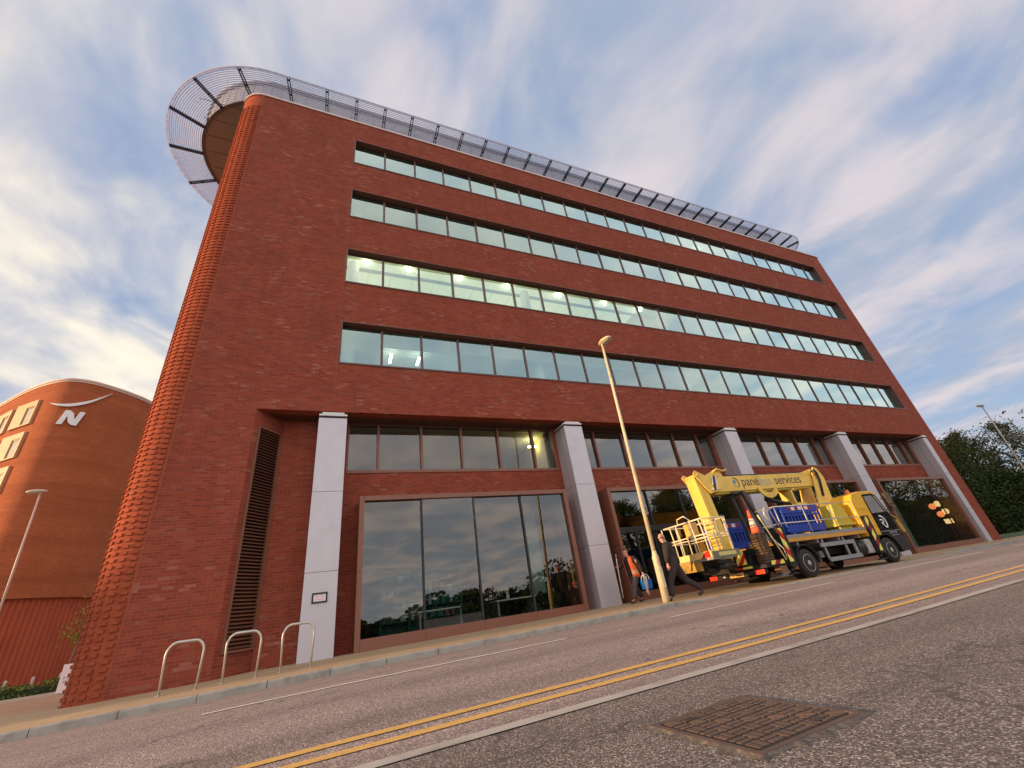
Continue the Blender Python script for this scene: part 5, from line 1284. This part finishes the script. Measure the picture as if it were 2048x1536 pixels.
def person(base, J, face, label, jacket, trousers, shoe, hair=None):
    o = empty('person', base, 0, label, 'person'); base = Vector(base)
    L_ = {k_: Vector(v) - base for k_, v in J.items()}
    f = Vector((face[0], face[1], 0)).normalized(); s = Vector((-f.y, f.x, 0))          # s points to the person's left
    hd = L_['head']
    bj = {'pelvis': (L_['pelvis'], .09), 'waist': (L_['pelvis'].lerp(L_['chest'], .45), .095), 'chest': (L_['chest'], .11), 'neck': (L_['neck'], .058), 'skull_base': (hd + Vector((0, 0, -.07)) + f * .01, .066), 'skull': (hd + Vector((0, 0, .02)), .088), 'crown': (hd + Vector((0, 0, .095)) - f * .01, .062),
          'chin': (hd + f * .075 + Vector((0, 0, -.085)), .034), 'nose': (hd + f * .105 + Vector((0, 0, -.01)), .014), 'ear_l': (hd + s * .085, .016), 'ear_r': (hd - s * .085, .016)}
    be = [('pelvis', 'waist'), ('waist', 'chest'), ('chest', 'neck'), ('neck', 'skull_base'), ('skull_base', 'skull'), ('skull', 'crown'), ('skull_base', 'chin'), ('skull', 'nose'), ('skull', 'ear_l'), ('skull', 'ear_r')]
    for sd in 'lr':
        sg = s if sd == 'l' else -s
        w, e = L_['wrist_' + sd], L_['elbow_' + sd]; d_ = (w - e).normalized(); side = d_.cross(f).normalized() if d_.cross(f).length > .2 else s
        palm = w + d_ * .065
        bj.update({'sh_' + sd: (L_['shoulder_' + sd], .068), 'el_' + sd: (e, .046), 'wr_' + sd: (w, .032), 'palm_' + sd: (palm, (.040, .024))})
        be += [('chest', 'sh_' + sd), ('sh_' + sd, 'el_' + sd), ('el_' + sd, 'wr_' + sd), ('wr_' + sd, 'palm_' + sd)]
        fw = d_.cross(side).normalized()
        for q, (of, ln) in enumerate(((-.030, .060), (-.010, .072), (.010, .068), (.030, .052))):
            a = palm + fw * of + d_ * .040; b_ = a + d_ * ln * .55 + side * .010; c = b_ + d_ * ln * .35 + side * .03
            bj.update({f'k{q}{sd}': (a, .0105), f'm{q}{sd}': (b_, .0095), f't{q}{sd}': (c, .0085)}); be += [('palm_' + sd, f'k{q}{sd}'), (f'k{q}{sd}', f'm{q}{sd}'), (f'm{q}{sd}', f't{q}{sd}')]
        a = palm + fw * .045 - d_ * .01; bj.update({'th1' + sd: (a, .013), 'th2' + sd: (a + fw * .015 + d_ * .04 + side * .015, .010)}); be += [('palm_' + sd, 'th1' + sd), ('th1' + sd, 'th2' + sd)]
        h_, k_, an, to = L_['hip_' + sd], L_['knee_' + sd], L_['ankle_' + sd], L_['toe_' + sd]
        bj.update({'hip_' + sd: (h_, .075), 'kn_' + sd: (k_, .058), 'an_' + sd: (an, .030), 'to_' + sd: (an.lerp(to, .75), .022)}); be += [('pelvis', 'hip_' + sd), ('hip_' + sd, 'kn_' + sd), ('kn_' + sd, 'an_' + sd), ('an_' + sd, 'to_' + sd)]
    skin_mesh('body', bj, be, 'pelvis', SKIN, o)
    # jacket
    jj = {'hem': (L_['pelvis'] + Vector((0, 0, -.13)), .185), 'pelvis': (L_['pelvis'] + Vector((0, 0, .06)), .185), 'waist': bj['waist'], 'chest': (L_['chest'], .192), 'neck': (L_['neck'] + Vector((0, 0, -.02)), .075)}
    jj['waist'] = (jj['waist'][0], .180)
    je = [('hem', 'pelvis'), ('pelvis', 'waist'), ('waist', 'chest'), ('chest', 'neck')]
    for sd in 'lr':
        jj.update({'sh' + sd: (L_['shoulder_' + sd], .098), 'up' + sd: (L_['shoulder_' + sd].lerp(L_['elbow_' + sd], .5), .090), 'el' + sd: (L_['elbow_' + sd], .078), 'cu' + sd: (L_['elbow_' + sd].lerp(L_['wrist_' + sd], .93), .056)})
        je += [('chest', 'sh' + sd), ('sh' + sd, 'up' + sd), ('up' + sd, 'el' + sd), ('el' + sd, 'cu' + sd)]
    skin_mesh('jacket', jj, je, 'chest', jacket, o)
    tj = {'top': (L_['pelvis'].lerp(L_['chest'], .55), .140), 'pelvis': (L_['pelvis'] + Vector((0, 0, .02)), .155)}; te = [('top', 'pelvis')]
    for sd in 'lr':
        h_, k_, an = L_['hip_' + sd], L_['knee_' + sd], L_['ankle_' + sd]
        tj.update({'h' + sd: (h_, .125), 'm' + sd: (h_.lerp(k_, .5), .112), 'k' + sd: (k_, .092), 'c' + sd: (k_.lerp(an, .5) + (-f) * .015, .088), 'a' + sd: (an + Vector((0, 0, .01)), .076)})
        te += [('pelvis', 'h' + sd), ('h' + sd, 'm' + sd), ('m' + sd, 'k' + sd), ('k' + sd, 'c' + sd), ('c' + sd, 'a' + sd)]
    skin_mesh('trousers', tj, te, 'pelvis', trousers, o)
    for sd in 'lr':
        an, to = L_['ankle_' + sd], L_['toe_' + sd]; d_ = (to - an); d_ = d_.normalized(); hl = an - d_ * .06
        skin_mesh('shoe', {'a': (an + Vector((0, 0, .02)), .055), 'h': (hl + (to - an) * .12 + Vector((0, 0, -.045)), .042), 'b': (an.lerp(to, .6) + Vector((0, 0, -.025)), .048), 't': (to, .040)}, [('a', 'h'), ('h', 'b'), ('b', 't')], 'h', shoe, o)
    ey = MB()
    for sg in (-1, 1): ey.ball(tuple(hd + f * .083 + s * sg * .032 + Vector((0, 0, .012))), .011, 8)
    ey.build('eyes', mat('eye_dark', (.05, .03, .025), .3), o)
    mo = MB().obox(hd + f * .088 + Vector((0, 0, -.062)), s * .022, f * .006, (0, 0, .004)); mo.build('mouth', mat('lip', (.40, .15, .12), .5), o)
    if hair:
        hb_ = MB(); V = []; n_ = 14
        for i in range(6):
            t = math.pi * .56 * i / 5
            for j in range(n_):
                q = 2 * math.pi * j / n_; kx = .100
                V.append(hd + Vector((0, 0, .035)) + f * (kx * 1.02 * math.sin(t) * math.cos(q) - .018) + s * (kx * .90 * math.sin(t) * math.sin(q)) + Vector((0, 0, .108 * math.cos(t) + (.035 if math.cos(q) > .3 and i == 5 else 0))))
        hb_.poly(V, [(i * n_ + j, (i + 1) * n_ + j, (i + 1) * n_ + (j + 1) % n_, i * n_ + (j + 1) % n_) for i in range(5) for j in range(n_)], 0, True)
        hb_.build('hair', hair, o)
    return o, L_, f, s
# man in the dark jacket, walking away past the lamp post
gz = Z(8.8, -3.3)
SHOE = mat('brown_shoe', (.07, .04, .03), .6)
P2, L2, f2, s2 = person((9.05, -3.3, gz), {'pelvis': (9.06, -3.30, .93), 'chest': (9.02, -3.27, 1.28), 'neck': (8.99, -3.25, 1.48), 'head': (8.97, -3.23, 1.61),
    'shoulder_l': (8.83, -3.45, 1.37), 'elbow_l': (8.72, -3.50, 1.10), 'wrist_l': (8.74, -3.44, .90), 'shoulder_r': (9.23, -3.10, 1.37), 'elbow_r': (9.34, -3.12, 1.10), 'wrist_r': (9.20, -3.02, .90),
    'hip_l': (8.97, -3.38, .86), 'knee_l': (8.80, -3.28, .48), 'ankle_l': (8.72, -3.28, gz + .09), 'toe_l': (8.58, -3.16, gz + .04),
    'hip_r': (9.14, -3.22, .86), 'knee_r': (9.30, -3.30, .47), 'ankle_r': (9.58, -3.46, gz + .17), 'toe_r': (9.49, -3.36, gz + .04)}, (-.76, .65),
    'bald man in a dark jacket and trousers walking away beside the lamp post', CLOTHB, TROUS, SHOE)
P2.scale = (1.10, 1.06, 1.05); P2.location.x += .06
# man in the orange vest carrying a pole and a bucket
gz1 = Z(9.4, -1.0)
P1, L1, f1, s1 = person((9.38, -1.0, gz1), {'pelvis': (9.40, -1.0, .93), 'chest': (9.36, -1.0, 1.27), 'neck': (9.32, -1.01, 1.46), 'head': (9.275, -1.02, 1.585),
    'shoulder_l': (9.43, -1.19, 1.37), 'elbow_l': (9.54, -1.25, 1.10), 'wrist_l': (9.58, -1.26, .89), 'shoulder_r': (9.28, -.82, 1.37), 'elbow_r': (9.10, -.80, 1.15), 'wrist_r': (8.93, -.92, 1.17),
    'hip_l': (9.41, -1.10, .86), 'knee_l': (9.24, -1.10, .50), 'ankle_l': (9.12, -1.10, gz1 + .09), 'toe_l': (8.94, -1.12, gz1 + .04),
    'hip_r': (9.39, -.90, .86), 'knee_r': (9.44, -.90, .49), 'ankle_r': (9.62, -.90, gz1 + .11), 'toe_r': (9.46, -.90, gz1 + .04)}, (-1, -.12),
    'man in an orange high visibility vest walking with a long pole and a blue bucket', CLOTHB, TROUG, SHOE, HAIR)
vb = MB(); base1 = Vector((9.38, -1.0, gz1)); n_ = 22; V = []
prof = [(.70 + .10, .205, .200), (.90, .200, .198), (1.02, .198, .196), (1.15, .200, .200), (1.27, .208, .205), (1.37, .185, .195), (1.44, .12, .15)]
for zz, rx, ry in prof:
    t = (zz - .93) / (1.27 - .93); c = L1['pelvis'].lerp(L1['chest'], t)
    for i in range(n_):
        q = R(38) + (2 * math.pi - R(76)) * i / (n_ - 1)
        V.append(Vector((c.x, c.y, zz - gz1)) + f1 * rx * math.cos(q) + s1 * ry * math.sin(q))
F = [(j * n_ + i, j * n_ + i + 1, (j + 1) * n_ + i + 1, (j + 1) * n_ + i) for j in range(len(prof) - 1) for i in range(n_ - 1)]
vb.poly(V, F, 0, True)
for k_, f_ in enumerate(F):
    if k_ // (n_ - 1) == 1: vb.m[k_] = 1
vo = vb.build('vest', [VEST, VESTB], P1); so_ = vo.modifiers.new('t', 'SOLIDIFY'); so_.thickness = .012
po = MB().tube([(8.90, -.99, 1.53), (8.86, -.995, 1.20), (8.80, -1.0, .27)], .014, 8).tube([(8.905, -.989, 1.56), (8.89, -.99, 1.44)], .019, 8, 1)
tag(po.build('cleaning_pole', [WHITEP, GREYM]), 'long white cleaning pole in the forward hand of the man in the vest', 'pole')
bk = empty('bucket', (9.60, -1.29, .42), 0, 'blue rectangular bucket with a white handle carried by the man in the vest', 'bucket')
bb = MB(); V = []
ro = [(-.165, -.11), (.165, -.11), (.165, .11), (-.165, .11)]
for sc_, zz in ((.82, 0), (1.0, .27), (.96, .27), (.80, .015)): V += [(x * sc_, y * sc_, zz) for x, y in ro]
bb.poly(V, [(3, 2, 1, 0)] + [(r_ * 4 + i, r_ * 4 + (i + 1) % 4, r_ * 4 + 4 + (i + 1) % 4, r_ * 4 + 4 + i) for r_ in range(3) for i in range(4)] + [(12, 13, 14, 15)])
bb.build('tub', BLUEB, bk, bevel=.012)
hh = MB().tube([(-.155, 0, .24)] + [(-.155 * math.cos(R(t)), 0, .26 + .17 * math.sin(R(t)) ** .7) for t in range(15, 170, 15)] + [(.155, 0, .24)], .013, 8); hh.build('handle', WHITEP, bk)
rgm = MB(); V = []; nx_, nz_ = 5, 8
rnd = random.Random(3)
for j in range(nz_):
    for i in range(nx_):
        a = i / (nx_ - 1); t = j / (nz_ - 1)
        V.append((-.17 + .13 * a * (1 - .6 * t) + .03 * t + rnd.gauss(0, .008), -.125 - .02 * math.sin(a * 7 + t * 3), .40 - .56 * t + .03 * math.sin(a * 5)))
rgm.poly(V, [(j * nx_ + i, j * nx_ + i + 1, (j + 1) * nx_ + i + 1, (j + 1) * nx_ + i) for j in range(nz_ - 1) for i in range(nx_ - 1)], 0, True)
ro_ = rgm.build('cleaning_cloth', RAG); ro_.location = (9.60, -1.29, .42); tag(ro_, 'crumpled off white cloth draped over the blue bucket', 'cloth')
ro_.modifiers.new('t', 'SOLIDIFY').thickness = .012

# ------------------------------------------------------------------ what shows through the shop windows
sh = empty('shelf_unit', (2.9, 3.6, 0), 0, 'teal shelving unit with small items inside the first shop window', 'shelf')
b = MB().box(-1.0, 1.9, 0, .06, 0, 2.35)
for x in (-1.0, -.05, .9, 1.85): b.box(x, x + .05, -.4, 0, 0, 2.35)
for z_ in (.1, .55, .95, 1.35, 1.75, 2.3): b.box(-1.0, 1.9, -.4, 0, z_, z_ + .03)
b.build('carcass', TEAL, sh)
b = MB(); rnd = random.Random(4)
for z_ in (.58, .98, 1.38, 1.78):
    x = -.9
    while x < 1.75:
        w = rnd.uniform(.05, .2); b.box(x, x + w, -.32, -.1, z_ + .001, z_ + rnd.uniform(.1, .28), rnd.randint(0, 2)); x += w + rnd.uniform(.05, .3)
b.build('shelf_goods', [mat('goods_pale', (.45, .5, .48), .6), mat('goods_teal', (.06, .22, .20), .6), mat('goods_rose', (.35, .12, .12), .6)], sh)
def cafe_table(x, y, label):
    o = empty('cafe_table', (x, y, -.02), 0, label, 'table', 'cafe tables inside the shop window')
    MB().box(-.75, .75, -.38, .38, .74, .78).build('table_top', WHITEP, o)
    for sx in (-.66, .66): MB().box(sx - .03, sx + .03, -.3, .3, .0, .739).build('leg', GREYM, o)
cafe_table(3.6, 1.9, 'white cafe table in front of the teal shelves inside the first shop window'); cafe_table(6.2, 1.8, 'white cafe table with a small vase inside the first shop window')
tag(MB().lathe([(.05, .76), (.07, .80), (.05, .88), (.025, .93), (.035, .97)], (5.95, 1.6, 0), 'z', 14).ball((5.95, 1.6, 1.02), .05, 8).build('vase', WHITEP), 'small white vase standing on a cafe table inside the shop window', 'vase')
def potplant(x, y, h, label):
    o = empty('pot_plant', (x, y, -.02), 0, label, 'plant', 'leafy plants inside the shop window')
    MB().lathe([(.14, 0), (.18, .32), (.16, .32)], (0, 0, 0), 'z', 14).build('pot', BLK, o)
    rnd = random.Random(int(x * 10)); b = MB()
    for i in range(34):
        q = rnd.uniform(0, 6.28); L_ = rnd.uniform(.3, .6); e = Vector((math.cos(q) * L_, math.sin(q) * L_, .45 + rnd.uniform(.1, .8) * h)); m_ = Vector((math.cos(q) * L_ * .4, math.sin(q) * L_ * .4, .4 + rnd.uniform(.3, .9) * h)); s_ = Vector((-math.sin(q), math.cos(q), 0)) * .045
        b.poly([(0, 0, .3), m_ - s_, m_ + s_, e], [(0, 1, 3), (0, 3, 2)])
    b.build('foliage', LEAF, o, fix=False)
potplant(7.35, 1.5, .6, 'dark leafy pot plant at the right end of the first shop window'); potplant(4.75, 1.45, .5, 'dark leafy pot plant between the two cafe tables in the first shop window')
for i, (x, z_, r_, m, lb) in enumerate([(33.35, 2.42, .17, LAMPO, 'upper left glowing orange globe lamp inside the farthest shop window'), (34.05, 2.55, .17, LAMPY, 'upper right glowing amber globe lamp inside the farthest shop window'), (33.75, 1.95, .17, LAMPO, 'lower left glowing orange globe lamp inside the farthest shop window'), (34.45, 2.08, .17, LAMPY, 'lower right glowing amber globe lamp inside the farthest shop window')]):
    o = empty('globe_lamp', (x, .62, z_), 0, lb, 'lamp', 'globe lamps inside the farthest shop window')
    MB().ball((0, 0, 0), r_, 16).build('globe', m, o); MB().tube([(0, 0, r_), (0, 0, 4.1 - z_)], .008, 6).build('cord', BLK, o)
for x, lb in ((33.95, 'left one of two small lit panels under the globe lamps'), (34.45, 'right one of two small lit panels under the globe lamps')):
    o = empty('lit_panel', (x, .62, 1.52), 0, lb, 'light panel', 'lit panels inside the farthest shop window')
    MB().box(-.2, .2, -.02, .02, -.13, .13).build('panel_face', LAMPY, o)
    MB().tube([(0, 0, .13), (0, 0, .5)], .006, 5).build('cord', BLK, o)
